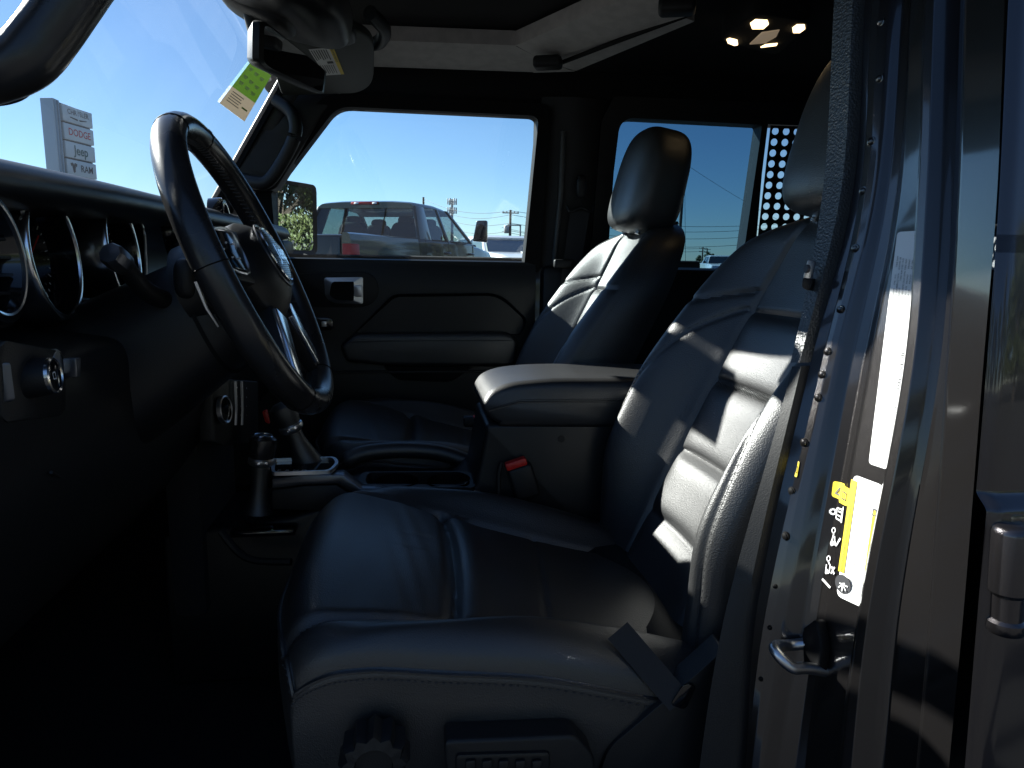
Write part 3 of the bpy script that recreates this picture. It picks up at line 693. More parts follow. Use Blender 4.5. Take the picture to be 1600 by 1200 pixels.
# lower knee panel lip
MB().add(tube(cat([at(80, 738, .60), at(110, 748, .66), at(160, 722, .78), at(212, 688, .92)], 5), .0015, 6), PLA).build('panel_seam', DASH)
# centre stack: heater panel with knob and chrome bars
hs = [at(a, b, y) for a, b, y in ((330, 612, 1.06), (350, 592, 1.08), (404, 596, 1.26), (404, 690, 1.26), (352, 696, 1.07), (334, 690, 1.06))]
mb = MB(); mb.add(prism(hs, (-.02, 0, 0), .003, 2), PLA); mb.build('heater_panel', DASH)
hk = at(345, 640, 1.075)+Vector((.006, 0, 0)); mb = MB(); mb.add(lathe([(.021, -.004), (.021, .002), (.0195, .003), (.018, .002)], hk, Vector((1, -.15, .1)), 36), SAT); mb.add(lathe([(.018, .002), (.016, .000), (0, .000)], hk, Vector((1, -.15, .1)), 36), GLB); mb.build('heater_knob', DASH)
for px, Y in ((362, 1.115), (372, 1.155)):
    MB().add(tube([at(px-1, 596, Y)+Vector((.006, 0, 0)), at(px+1, 640, Y)+Vector((.006, 0, 0)), at(px, 664, Y)+Vector((.006, 0, 0))], .0022, 6), SAT).build('heater_bar', DASH)
mb = MB()
for k in range(3):
    for r in range(4): mb.add(box(at(366+k*8, 606+r*14, 1.135+k*.03)+Vector((.003, 0, 0)), (.002, .008, .002)), INW)
mb.build('heater_marks', DASH)['kind'] = 'stuff'
MB().add(box((-.36, YC, .92), (.06, .22, .40), .02), DRK).build('stack_base', DASH)

# ================================================================== STEERING WHEEL
WC = Vector((-.184, .862, 1.285)); TW = radians(23.6); RW = .168
e1 = Vector((0, 1, 0)); e2 = Vector((-sin(TW), 0, cos(TW))); nW = Vector((cos(TW), 0, sin(TW)))
def wp(a, r, h=0): return WC+(e1*cos(a)+e2*sin(a))*r+nW*h
def rim_pts(a0, a1, n, dr=0): return [wp(a0+(a1-a0)*i/n, RW) for i in range(n+1)]
def rim_tube(a0, a1, n, r, M, mbx, closed=False):
    pts = [wp(a0+(a1-a0)*i/n, RW) for i in range(n+(0 if closed else 1))]; V = []; m_ = 16
    for i, p in enumerate(pts):
        a = a0+(a1-a0)*i/n; d = e1*cos(a)+e2*sin(a)
        V += [p+d*(r*.92*cos(2*pi*j/m_))+nW*(r*1.08*sin(2*pi*j/m_)) for j in range(m_)]
    k = len(pts); Fc = [(i*m_+j, i*m_+(j+1) % m_, ((i+1) % k)*m_+(j+1) % m_, ((i+1) % k)*m_+j) for i in range(k if closed else k-1) for j in range(m_)]
    if not closed: Fc += [tuple(range(m_)), tuple((k-1)*m_+j for j in range(m_))]
    mbx.add((V, Fc), M)
RIM = mat('worn smooth leather', (.013, .013, .0145), .26, spec=.6, bump=('n', 400, .10, .0005), var=((.024, .023, .023), 9, .07))
mb = MB(); rim_tube(0, 2*pi, 128, .0160, RIM, mb, True); WH = mb.build('steering_wheel', CAR, ang=60)
WH['label'] = 'black leather steering wheel tilted towards the driver seat'
for a in (radians(75), radians(112), radians(-62), radians(-118), radians(2), radians(178)): MB().add(tube([wp(a, RW)+((e1*cos(a)+e2*sin(a))*.92*cos(t)+nW*1.08*sin(t))*.0161 for t in lin(0, 2*pi, 24)], .0007, 5, caps=False), RUB).build('rim_seam', WH)
mb = MB()
for i in range(150):                                  # lacing on the inner side of the rim
    a = 2*pi*i/150; d = e1*cos(a)+e2*sin(a); t = e2*cos(a)-e1*sin(a); c = wp(a, RW)-d*.0150; mb.add(tube([c-t*.0016+nW*.0035, c-d*.0008, c+t*.0016-nW*.0035], .0008, 4, caps=False), STI)
ls = mb.build('rim_lacing', WH); ls['kind'] = 'stuff'
# hub pad: a domed oval
def hub(u, v):
    r = v; a = u; sx = .072*(1+.10*cos(2*a)); sy = .060*(1-.08*sin(a)); rr = r if r <= 1 else 1
    h = .030*(1-rr**3.2) if r <= 1 else -.03*(r-1)/.5
    return WC+e1*(sx*rr*cos(a)*(1 if r <= 1 else 1+.02*(r-1)))+e2*(sy*rr*sin(a))+nW*(h+.004)
mb = MB(); mb.add(grid(hub, lin(0, 2*pi, 49), [.001, .2, .4, .55, .7, .8, .88, .94, .98, 1.0, 1.15, 1.5, 2.2]), PLS); mb.build('airbag_pad', WH, ang=70)
# spokes
for a0, nm in ((radians(8), 'spoke'), (radians(172), 'spoke')):
    d = e1*cos(a0)+e2*sin(a0); t = e2*cos(a0)-e1*sin(a0)
    mb = MB(); mb.add(solid([WC+d*.055+t*.030+nW*.012, WC+d*.155+t*.022-nW*.004, WC+d*.160-t*.026-nW*.004, WC+d*.055-t*.034+nW*.012], [WC+d*.055+t*.030-nW*.012, WC+d*.155+t*.022-nW*.014, WC+d*.160-t*.026-nW*.014, WC+d*.055-t*.034-nW*.012]), PLA)
    mb.v, mb.f = (lambda o: (o[0], o[1]))(bev((mb.v, mb.f), .004, 2)); mb.mi = [0]*len(mb.f); sp = mb.build(nm, WH)
    P = [WC+d*q+t*r+nW*(.0165-(q-.055)*.16) for q, r in ((.084, .018), (.130, .014), (.136, -.006), (.130, -.024), (.084, -.026))]
    MB().add(tube(cat(P, 4, True), .0018, 6, closed=True), SAT).build('spoke_trim', WH)
    MB().add(prism([p-nW*.002 for p in P], nW*.003, .001), GLB).build('button_pad', WH)
    mb = MB()
    for q, r in ((.095, .004), (.110, .004), (.095, -.012), (.110, -.012), (.122, -.004)): mb.add(box(WC+d*q+t*r+nW*(.0165-(q-.055)*.16+.001), (.001, .005, .002)), INW)
    mb.build('button_marks', WH)
for sg in (-1, 1):                                    # twin lower spokes with bright inlays
    a0 = radians(-90+sg*30); d = e1*cos(a0)+e2*sin(a0); t = e2*cos(a0)-e1*sin(a0)
    mb = MB(); mb.add(bev(solid([WC+d*.045+t*.019+nW*.010, WC+d*.158+t*.013+nW*.004, WC+d*.158-t*.013+nW*.004, WC+d*.045-t*.019+nW*.010], [WC+d*.045+t*.019-nW*.012, WC+d*.158+t*.013-nW*.010, WC+d*.158-t*.013-nW*.010, WC+d*.045-t*.019-nW*.012]), .004, 2), PLA); mb.build('spoke', WH)
    mb = MB(); mb.add(bev(solid([WC+d*.066+t*.016+nW*.0135, WC+d*.146+t*.012+nW*.0095, WC+d*.151+nW*.0092, WC+d*.146-t*.012+nW*.0095, WC+d*.066-t*.016+nW*.0135], [WC+d*.066+t*.016+nW*.006, WC+d*.146+t*.012+nW*.002, WC+d*.151+nW*.002, WC+d*.146-t*.012+nW*.002, WC+d*.066-t*.016+nW*.006]), .002, 2), CHR); mb.build('spoke_inlay', WH)
# oval emblem with fine lines and lettering
def emb(x, y, h=.0): r = min(1, sqrt((x/.072)**2+(y/.060)**2)); return WC+e1*x+e2*y+nW*(.004+.030*(1-r**3.2)+h)
ec = (0, .006)
mb = MB(); ER = .036
mb.add(grid(lambda u, v: emb(ec[0]+ER*v*cos(u), ec[1]+ER*.92*v*sin(u), .0012), lin(0, 2*pi, 41), lin(.02, 1, 8)), mat('emblem grey', (.16, .18, .18), .35, metal=.6))
mb.add(tube([emb(ec[0]+ER*cos(u), ec[1]+ER*.92*sin(u), .0018) for u in lin(0, 2*pi, 49)], .0013, 6), CHR)
mb.add(tube([emb(ec[0]+ER*1.16*cos(u), ec[1]+ER*.92*1.16*sin(u), .001) for u in lin(0, 2*pi, 49)], .0013, 6), GUN)
for k in range(26):
    y = -.031+k*.0025; x = ER*sqrt(max(0, 1-(y/(ER*.92))**2))*.93
    if x > .004: mb.add(tube([emb(ec[0]-x+2*x*i/6, ec[1]+y, .0015) for i in range(7)], .0005, 4, caps=False), GLB)
mb.add(text_on('Jeep', .026, lambda x, y: emb(ec[0]+x, ec[1]+y, .0032), .02), CHR); mb.build('emblem', WH)
# column shroud and stalks
mb = MB(); cx = [wp(0, 0, -.02)+Vector((0, 0, -.01)), wp(0, 0, -.06)+Vector((0, 0, -.02)), wp(0, 0, -.14)+Vector((0, 0, -.035)), wp(0, 0, -.24)+Vector((0, 0, -.05))]
def shroud(u, v):
    i = min(int(v), 2); c = cx[i].lerp(cx[i+1], v-i); wd = .062+.010*v; ht = .058+.012*v; pw = lambda x, k: math.copysign(abs(x)**k, x)
    return c+e1*(wd*pw(cos(u), .7))+e2*(ht*pw(sin(u), .7)-.012)
mb.add(grid(shroud, lin(0, 2*pi, 37), lin(0, 3, 10)), PLS); mb.add(([shroud(u, 0) for u in lin(0, 2*pi, 37)[:-1]], [tuple(range(36))]), PLS); mb.build('column_shroud', WH, ang=50)
MB().add(grid(lambda u, v: shroud(u, v)+(shroud(u, v)-WC).normalized()*0+e1*cos(u)*.002+e2*sin(u)*.002, lin(0, 2*pi, 37), [.86, .95]), RUB).build('shroud_joint', WH)
s0 = WC-nW*.085+e1*-.06; s1 = at(182, 404, .715)
mb = MB(); mb.add(tube(cat([s0, s0.lerp(s1, .5)+Vector((0, 0, -.008)), s1.lerp(s0, .12)], 5), [.010]*4+[.0095]*4+[.009]*3, 12), PLA); d = (s1-s0).normalized()
mb.add(lathe([(.008, -.018), (.0105, -.014), (.0115, -.004), (.0115, .009), (.010, .012), (0, .0125)], s1, d, 8), GUN); mb.build('turn_stalk', WH)
mb = MB(); q0 = at(292, 436, .79); mb.add(superq(q0, (.012, .014, .022), (.7, .7), Matrix.Identity(3), 20, 14), PLA); mb.add(tube([q0+Vector((.012, -.010, -.002)), q0+Vector((.02, -.008, -.03)), q0+Vector((.03, -.004, -.05))], [.003, .002, .001], 6), SAT); mb.build('paddle_switch', WH)
# ================================================================== CENTRE CONSOLE
CY0, CY1 = 1.125, 1.315
side_ = [(-.40, .60), (-.40, .86), (-.20, .885), (-.10, .915), (.06, .905), (.10, .93), (.115, 1.02), (.115, 1.035), (.52, 1.035), (.52, .60)]
mb = MB(); mb.add(prism([(a, CY0, b) for a, b in side_], (0, CY1-CY0, 0), .008, 3), PLS); CON = mb.build('centre_console', CAR); CON['label'] = 'black centre console with padded armrest and two gear levers'
# armrest lid
lid = [(.112, 1.058), (.116, 1.080), (.135, 1.096), (.18, 1.106), (.28, 1.109), (.50, 1.100), (.50, 1.028), (.17, 1.026), (.138, 1.034)]
mb = MB(); nL = [Vector((a, 0, b)) for a, b in lid]
def lidpt(i, y):
    t = (y-(CY0-.004))/(CY1-CY0+.008); q = abs(2*t-1); s = 1-.0*q; p = nL[i]
    cz = 1.06; k = sqrt(max(0, 1-max(0, (q-.80)/.20)**2)); k = .70+.30*k
    return Vector((p.x if p.x > .3 else .30+(p.x-.30)*(.93+.07*k), y, cz+(p.z-cz)*k))
ysl = sorted(lin(CY0-.004, CY1+.004, 13)+[CY0, CY0+.006, CY0+.012, CY1, CY1-.006, CY1-.012])
lc = cat([Vector((i, 0, 0)) for i in range(9)], 1)
Vr = [[lidpt(i, y) for i in range(9)] for y in ysl]; Vs = [cat(r, 5, True) for r in Vr]
n = len(Vs[0]); V = [p for r in Vs for p in r]; Fc = [(j*n+i, j*n+(i+1) % n, (j+1)*n+(i+1) % n, (j+1)*n+i) for j in range(len(Vs)-1) for i in range(n)]+[tuple(range(n)), tuple((len(Vs)-1)*n+i for i in range(n))]
mb.add((V, Fc), LEA); mb.build('armrest', CON, ang=70)
mb = MB()
for k in range(70):
    x = .122+k*.0054; z = 1.076 if x > .17 else 1.062+.014*(x-.122)/.048; y = CY0-.0052
    mb.add(tube([(x, y, z), (x+.0038, y, z)], .0007, 5, caps=False), STI)
ss = mb.build('armrest_stitching', CON); ss['kind'] = 'stuff'
MB().add(tube([(.120, CY0-.0045, 1.058), (.17, CY0-.005, 1.072), (.5, CY0-.005, 1.072)], .0016, 6), LEA).build('armrest_piping', CON)
# cup holder surround
cy = CY0
def ctop(px, py, Z): return atz(px, py, Z)
mb = MB(); inn = rpoly([(575, 738, 8), (720, 737, 10), (736, 745, 6), (733, 760, 6), (580, 760, 8), (570, 752, 6)], 4); out = [(Vector((654, 748))+(p-Vector((654, 748)))*1.12) for p in inn]
zt = .930
mb.add(ring([atz(p.x, p.y, zt) for p in inn], [atz(p.x, p.y, zt) for p in out], (0, 0, -.03)), PLA); mb.build('cup_bezel', CON)
for px in (620, 700):
    c = atz(px, 750, .93); MB().add(lathe([(.036, 0), (.034, -.06), (0, -.06)], c, (0, 0, 1), 28), RUB).build('cup_well', CON)
# painted side blade of the console
bl = [(425, 764), (480, 757), (528, 756), (560, 775), (720, 772), (746, 776), (752, 768), (735, 765), (565, 764), (536, 742), (480, 742), (425, 748)]
MB().add(prism([at(a, b, CY0-.004) for a, b in bl], (0, .03, 0), .002, 2), GUN).build('console_blade', CON)
MB().add(prism([at(a, b, CY0-.002) for a, b in ((425, 766), (480, 759), (526, 758), (552, 776), (546, 800), (425, 796))], (0, .02, 0), .002), PLA).build('console_side', CON)
# padded knee roll on the far side
MB().add(tube(cat([at(535, 722, 1.30), at(570, 708, 1.31), at(630, 703, 1.32), at(690, 708, 1.32), at(748, 728, 1.31)], 5), [.010]+[.016]*19+[.012], 12), LEA).build('knee_roll', CON)
# shifter gate frame and levers
gf = rpoly([(424, 716, 5), (524, 713, 8), (530, 722, 5), (518, 735, 8), (424, 738, 5)], 4); gi = [(Vector((478, 725))+(p-Vector((478, 725)))*.90) for p in gf]
MB().add(ring([atz(p.x, p.y, .965) for p in gi], [atz(p.x, p.y, .965) for p in gf], (0, 0, -.006)), SAT).build('gate_frame', CON)
MB().add(prism([atz(p.x, p.y, .960) for p in gf], (0, 0, -.06)), GLB).build('gate_plate', CON)
mb = MB()
for k, s in enumerate('PRND'): mb.add(text_on(s, .012, lambda x, y, k=k: atz(436+k*13, 735, .963)+Vector((x, y, 0))), INW)
mb.build('gate_lettering', CON)
def lever(base, top, boot, name, cap):
    ax_ = (top-base); L_ = ax_.length; mb = MB()
    mb.add(lathe([(.032*boot, 0), (.024*boot, L_*.10), (.018*boot, L_*.28), (.0135, L_*.5), (.0140, L_*.62)], base, ax_, 22), LEA); b_ = mb.build(name, CON)
    MB().add(lathe([(.0145, L_*.60), (.0185, L_*.62), (.0205, L_*.64), (.0205, L_*.69), (.018, L_*.71)], base, ax_, 28), SAT).build('lever_collar', CON)
    MB().add(lathe([(.018, L_*.70), (.0195, L_*.76), (.022, L_*.86), (.021, L_*.95), (.014, L_*.995), (0, L_)], base, ax_, 28), RIM if cap else LEA).build('lever_knob', CON)
    u = ax_.normalized(); s_ = Vector((.25, -.97, 0)); s_ = (s_-u*s_.dot(u)).normalized(); t_ = u.cross(s_)
    for k in (-1, 1): MB().add(lathe([(.0026, -.002), (.0026, .0012), (.0016, .0014), (.0014, .0004), (0, .0004)], base+u*L_*.665+(s_*cos(.3*k)+t_*sin(.3*k))*.0202, s_*cos(.3*k)+t_*sin(.3*k), 14), CHR).build('collar_screw', CON)
    if cap: MB().add(lathe([(0, .0006), (.012, .0006), (.014, .0016), (.0155, .0006)], base+ax_*.985, ax_, 28), CHR).build('lever_cap', CON)
lever(at(487, 738, 1.20), at(438, 630, 1.19), 1.15, 'gear_lever', False)
lever(at(402, 800, 1.12), at(412, 679, 1.125), .72, 'transfer_lever', True)
MB().add(prism([at(409, 643, 1.23), at(416, 641, 1.23), at(421, 663, 1.23), at(414, 660, 1.23)], (0, .012, 0), .002), RED).build('red_tag', CON)
# handbrake
mb = MB(); mb.add(tube(cat([at(508, 806, 1.10), at(560, 790, 1.10), at(640, 779, 1.10)], 5), .010, 12), LEA); mb.add(lathe([(.0105, 0), (.0105, .008), (.009, .010), (0, .010)], at(516, 804, 1.10), at(508, 806, 1.10)-at(560, 790, 1.10), 16), CHR); mb.build('handbrake_lever', CON)
MB().add(tube(cat([at(345, 830, 1.08), at(372, 862, 1.07), at(400, 876, 1.06), at(455, 878, 1.05)], 5), .006, 8), PLS).build('console_lip', CON)
MB().add(box(at(415, 825, 1.12), (.10, .05, .012), .004), GLB).build('lever_tray', CON)
# buckles
def buckle(p, rot, name, lab):
    mb = MB(); mb.add(box(p+Vector((.004, 0, -.035)), (.030, .022, .075), .005, 3, rot), PLA); mb.add(box(p+Vector((0, 0, .006)), (.031, .016, .012), .003, 2, rot), RED); o = mb.build('buckle', CON); return o
bu = MB(); pb = at(806, 724, 1.105); rot = Matrix.Rotation(radians(-18), 3, 'Y')
MB().add(box(at(818, 752, 1.108), (.042, .022, .058), .006, 3, rot), PLA).add(box(at(806, 724, 1.105), (.036, .018, .013), .003, 2, rot), RED).build('buckle', CON)
MB().add(tube([at(783, 722, 1.10), at(779, 740, 1.10), at(779, 780, 1.10)], .004, 6), PLA).build('buckle_stalk', CON)
MB().add(box(at(742, 658, 1.33), (.045, .02, .02), .004, 3), PLA).add(box(at(749, 652, 1.328), (.024, .016, .007), .002, 2), RED).build('buckle', CON)
MB().add(lathe([(.006, -.004), (.006, .001), (0, .001)], at(877, 686, CY0-.001), (0, -1, 0), 16), PLA).build('console_bump', CON)

# ================================================================== FAR SIDE: doors, pillar, windows
mb = MB(); dx0, dx1 = -.62, .325
def dpan(x, z): return Vector((x, FY-.012*smooth(1.30, 1.24, z)-.010*smooth(1.06, 1.02, z), z))
mb.add(grid(lambda u, v: dpan(u, v), lin(dx0, dx1, 10), sorted(lin(.70, 1.285, 20)+[1.292, 1.297])), PLS)
mb.add(grid(lambda u, v: Vector((u, FY+.004+v, 1.300-.004*(v < .01))), lin(dx0, dx1, 10), [0, .01, .03, .10]), PLS)
mb.add(grid(lambda u, v: Vector((u, FY+.11, v)), [dx0, dx1], [.60, 1.30]), PNT); mb.add(grid(lambda u, v: Vector((dx1, FY+u, v)), [0, .11], [.60, 1.30]), PNT)
DOOR = mb.build('passenger_door', CAR, ang=50); DOOR['label'] = 'black passenger door trim with chrome pull handle under clear window'
# window frame and glass
win = rpoly([(424, 302, 3), (527, 166, 22), (842, 181, 14), (819, 414, 4), (560, 411, 2), (432, 405, 4)], 6)
cen = Vector((640, 300)); wout = rpoly([(396, 306, 3), (505, 146, 26), (862, 162, 18), (842, 425, 4), (560, 424, 2), (404, 420, 4)], 6)
mb = MB(); mb.add(ring([atf(p.x, p.y) for p in win], [atf(p.x, p.y) for p in wout], (0, .05, 0)), RUB); mb.build('window_frame', DOOR)
gp = [atf(p.x, p.y, .025) for p in win]; MB().add((gp, [tuple(range(len(gp)))]), GLC).build('window_glass', DOOR)
# pull handle in its recess
bz = rpoly([(458, 428, 10), (575, 424, 18), (592, 440, 12), (592, 466, 12), (572, 481, 18), (458, 480, 10)], 5)
MB().add(prism([at(p.x, p.y, FY-.013) for p in bz], (0, .01, 0), .003, 2), PLA).build('handle_recess', DOOR)
ho = rpoly([(506, 434, 4), (567, 433, 3), (567, 475, 3), (520, 474, 10), (508, 464, 6)], 5); hi = rpoly([(518, 440, 6), (553, 440, 2), (553, 470, 2), (524, 469, 8), (514, 461, 4)], 5)
mb = MB(); mb.add(ring([at(p.x, p.y, FY-.030) for p in hi], [at(p.x, p.y, FY-.026) for p in ho], (0, .012, 0)), SAT); mb.add(prism([at(p.x, p.y, FY-.024) for p in hi], (0, .01, 0)), RUB)
mb.add(prism([at(a, b, FY-.032) for a, b in rpoly([(553, 446, 3), (566, 446, 3), (566, 464, 3), (553, 464, 3)])], (0, .006, 0), .0015), SAT); mb.build('door_handle', DOOR)
MB().add(prism([at(p.x, p.y, FY-.022) for p in rpoly([(484, 496, 6), (520, 496, 8), (522, 516, 8), (484, 517, 6)])], (0, .01, 0), .003), GLB).add(prism([at(a, b, FY-.024) for a, b in ((502, 502), (510, 502), (510, 511), (502, 511))], (0, .004, 0), .001), SAT).build('lock_switch', DOOR)
arm = rpoly([(530, 540, 8), (556, 522, 10), (795, 520, 14), (812, 532, 10), (806, 574, 12), (600, 572, 10), (540, 566, 8)], 5)
mb = MB(); mb.add(prism([at(p.x, p.y, FY-.055) for p in arm], (0, .06, 0), .016, 4), LEA); mb.build('door_armrest', DOOR)
MB().add(tube([at(545, 535, FY-.056), at(600, 533, FY-.056), at(800, 532, FY-.056)], .0012, 5), STI).build('armrest_seam', DOOR)
mb = MB(); mb.add(ring([at(p.x, p.y, FY-.012) for p in rpoly([(556, 520, 4), (617, 464, 10), (778, 462, 20), (820, 500, 10), (812, 522, 6)], 5)], [at(p.x, p.y, FY-.026) for p in rpoly([(552, 522, 4), (614, 460, 10), (781, 458, 20), (825, 500, 10), (814, 524, 6)], 5)], (0, .016, 0)), PLS); mb.build('door_recess', DOOR)
mb = MB(); mb.add(prism([at(p.x, p.y, FY-.034) for p in rpoly([(598, 572, 4), (620, 594, 10), (705, 597, 10), (738, 574, 4)], 5)], (0, .03, 0), .006, 3), RUB); mb.build('pull_cup', DOOR)
MB().add(box((-.1, FY-.02, 1.005), (.92, .03, .006), .002), PLA).build('trim_seam', DOOR)
# far B pillar
mb = MB(); bp = [(850, 150, 0), (960, 150, 0), (945, 420, 0), (838, 430, 0)]
pf = [(at(848, 150, 1.85), at(965, 160, 1.85)), (at(845, 250, 1.88), at(962, 250, 1.88)), (at(832, 420, 1.92), at(950, 420, 1.92)), (at(820, 640, 1.92), at(935, 640, 1.92))]
def bpil(u, v):
    i = min(int(v), 2); a = pf[i][0].lerp(pf[i+1][0], v-i); b = pf[i][1].lerp(pf[i+1][1], v-i); p = a.lerp(b, u)
    return p+Vector((0, .03*(1-sin(pi*min(1, max(0, u))))-.02, 0))
mb.add(grid(bpil, lin(0, 1, 12), lin(0, 3, 16)), PLA); mb.add(grid(lambda u, v: bpil(0, v)+Vector((-.0, u, 0)), [0, .05, .12], lin(0, 3, 16)), RUB)
FBP = mb.build('passenger_pillar', CAR, ang=60)
MB().add(tube([at(880, 205, 1.845), at(877, 300, 1.865), at(866, 410, 1.885)], [.008, .009, .007], 10), PLG).build('pillar_seal', FBP)
mb = MB(); mb.add(superq(at(908, 292, 1.84), (.014, .014, .030), (.7, .7), Matrix.Identity(3), 20, 14), PLA); mb.add(tube(cat([at(886, 322, 1.84), at(892, 330, 1.83), at(908, 324, 1.83), at(922, 330, 1.83), at(926, 322, 1.84)], 4), .004, 8), PLA); mb.build('belt_guide', FBP)
MB().add(grid(lambda u, v: at(*(Vector((891, 330)).lerp(Vector((922, 328)), u)*(1-v)+Vector((873, 462)).lerp(Vector((900, 462)), u)*v), 1.835), lin(0, 1, 3), lin(0, 1, 8)), WEB).build('belt_webbing', FBP)
MB().add(box(at(880, 412, 1.83), (.05, .02, .022), .005, 3), PLA).build('belt_stop', FBP)
# rear far side: wall with two openings
mb = MB()
ow = rpoly([(968, 196, 12), (982, 184, 10), (1191, 195, 4), (1157, 430, 4), (940, 426, 6)], 5); oo = rpoly([(940, 190, 2), (960, 150, 4), (1200, 160, 2), (1176, 445, 2), (920, 440, 2)], 5)
mb.add(ring([atf(p.x, p.y) for p in ow], [atf(p.x, p.y) for p in oo], (0, .05, 0)), PLA); FRD = mb.build('rear_passenger_door', CAR)
gp = [atf(p.x, p.y, .03) for p in ow]; MB().add((gp, [tuple(range(len(gp)))]), GLT).build('door_glass', FRD)
MB().add(box((.78, FY+.0, 1.0), (.88, .05, .58), .02), PLS).build('door_lining', FRD)
MB().add(box((1.0, FY+.03, .96), (1.4, .03, .66), .01), PNT).build('door_skin', FRD)
# quarter window and its perforated storage panel
ob = [(1200, 194), (1420, 203), (1400, 430), (1172, 426)]; oq = [(1198, 160), (1520, 160), (1500, 445), (1170, 445)]
mb = MB(); mb.add(ring([atf(*p) for p in ob], [atf(*p) for p in oq], (0, .05, 0)), PLA); QW = mb.build('quarter_window_frame', CAR)
gp = [atf(p[0], p[1], .04) for p in ob]; MB().add((gp, [(0, 1, 2, 3)]), glass('light privacy glass', (.62, .70, .74))).build('quarter_glass', QW)
mb = MB(); c00 = atf(1201, 197, -.01); cu = (atf(1400, 204, -.01)-c00)/12; cv = (atf(1175, 424, -.01)-c00)/14
rr = .0092; c00 = c00
def cell(i, j):
    o = c00+cu*i+cv*j+(cu*.5 if False else Vector((0, 0, 0))); ctr = o+cu*.5+cv*.5; e1_ = cu.normalized(); e2_ = (cv-e1_*cv.dot(e1_)).normalized(); n = 16
    sq = []; ci = []
    for k in range(n):
        a = 2*pi*k/n+pi/4; d = e1_*cos(a)+e2_*sin(a); ci.append(ctr+d*rr)
        q = [Vector((1, 1)), Vector((-1, 1)), Vector((-1, -1)), Vector((1, -1))]; m_ = k//4; t = (k % 4)/4; c2_ = q[m_].lerp(q[(m_+1) % 4], t); sq.append(ctr+cu*.5*c2_.x+cv*.5*c2_.y)
    V = sq+ci; return V, [(k, (k+1) % n, n+(k+1) % n, n+k) for k in range(n)]
for i in range(12):
    for j in range(14): mb.add(cell(i, j), PLA)
mb.build('storage_panel', QW, smooth=False)
MB().add(box((1.62, FY, 1.3), (.30, .08, 1.0), .02), PLA).build('rear_corner', QW)

# windscreen: glass, far pillar, header, handles, mirror
def wpt(y, z, off=0): return Vector((-.31-(1.70-z)*.62+off, y, z))
mb = MB(); MB_ = mb.add(([wpt(.50, 1.33), wpt(1.93, 1.33), wpt(1.88, 1.77), wpt(.55, 1.77)], [(0, 1, 2, 3)]), GLW); WS = mb.build('windscreen', CAR)
MB().add(prism([wpt(.48, 1.765, -.03), wpt(.48, 1.765, .05), wpt(.48, 1.835, .09), wpt(.48, 1.835, -.04)], (0, 1.48, 0), .01, 3), PLS).build('windscreen_header', WS)
for y0, y1, y2 in ((1.865, 1.82, .075), (.50, .55, -.06)):
    V = [wpt(y0, 1.30, -.02), wpt(y1, 1.80, -.02), wpt(y1, 1.80, .05), wpt(y0, 1.30, .05)]
    MB().add(prism(V, (0, y2, 0), .012, 3), PLS).build('windscreen_pillar', WS)
    MB().add(prism([p+Vector((0, 0, 0)) for p in (wpt(y0-.012*(1 if y0 > 1 else -1), 1.30, -.004), wpt(y1-.012*(1 if y0 > 1 else -1), 1.78, -.004), wpt(y1-.012*(1 if y0 > 1 else -1), 1.78, .012), wpt(y0-.012*(1 if y0 > 1 else -1), 1.30, .012))], (0, .012*(1 if y0 > 1 else -1), 0)), RUB).build('windscreen_seal', WS)
# trim block and grab handle on the far pillar
tb = rpoly([(352, 286, 6), (400, 200, 8), (446, 118, 8), (530, 128, 8), (528, 158, 8), (508, 172, 14), (430, 296, 8), (372, 300, 6)], 5)
MB().add(prism([at(p.x, p.y, 1.838) for p in tb], (0, .07, 0), .012, 4), PLS).build('pillar_trim', WS)
MB().add(tube(cat([at(430, 156, 1.82), at(455, 176, 1.80), at(462, 205, 1.795), at(447, 242, 1.795), at(420, 282, 1.80), at(396, 285, 1.81), at(368, 278, 1.83)], 6), .016, 14, flat=.8), PLS).build('grab_handle', WS)
MB().add(grid(lambda u, v: at(*(Vector((384, 262)).lerp(Vector((414, 205)), v)+Vector((34, 10))*u), 1.835), lin(0, 1, 5), lin(0, 1, 6)), PLA).build('handle_recess', WS)
# near grab handle
MB().add(tube(cat([at(-120, 128, .62), at(-60, 122, .62), at(-10, 113, .62), at(38, 92, .62), at(72, 54, .625), at(110, 0, .63), at(165, -80, .64), at(220, -160, .66)], 8), .0225, 20, flat=.85), RIM).build('grab_handle', WS)
MB().add(tube(cat([at(-80, 152, .63), at(-10, 150, .63), at(22, 143, .63), at(40, 128, .63)], 4), .008, 10), PLA).build('handle_base', WS)
# interior mirror
mq = [at(412, 34, 1.10), at(507, 110, 1.30), at(503, 144, 1.30), at(411, 101, 1.10)]
mc = sum(mq, Vector())/4; mn = (mq[1]-mq[0]).cross(mq[3]-mq[0]).normalized(); mn = mn if mn.dot(CAM-mc) > 0 else -mn
def rq(k, off=0, sh=0):
    P = rpoly([(0, 0, .16), (1, 0, .10), (1, 1, .10), (0, 1, .16)], 4); o = []
    for p in P:
        u, v = .5+(p.x-.5)*k, .5+(p.y-.5)*k; o.append(mq[0]*(1-u)*(1-v)+mq[1]*u*(1-v)+mq[2]*u*v+mq[3]*(1-u)*v+mn*off)
    return o
mb = MB(); A1, A2, A3, A4 = rq(1.0, .001), rq(1.10, -.001), rq(1.12, -.010), rq(.9, -.030); n = len(A1); V = A1+A2+A3+A4
mb.add((V, [(k*n+i, k*n+(i+1) % n, (k+1)*n+(i+1) % n, (k+1)*n+i) for k in range(3) for i in range(n)]+[tuple(3*n+i for i in range(n))]), PLS); RVM = mb.build('rear_view_mirror', CAR, ang=50)
MB().add((rq(1.0, .001), [tuple(range(n))]), MIR).build('mirror_glass', RVM)
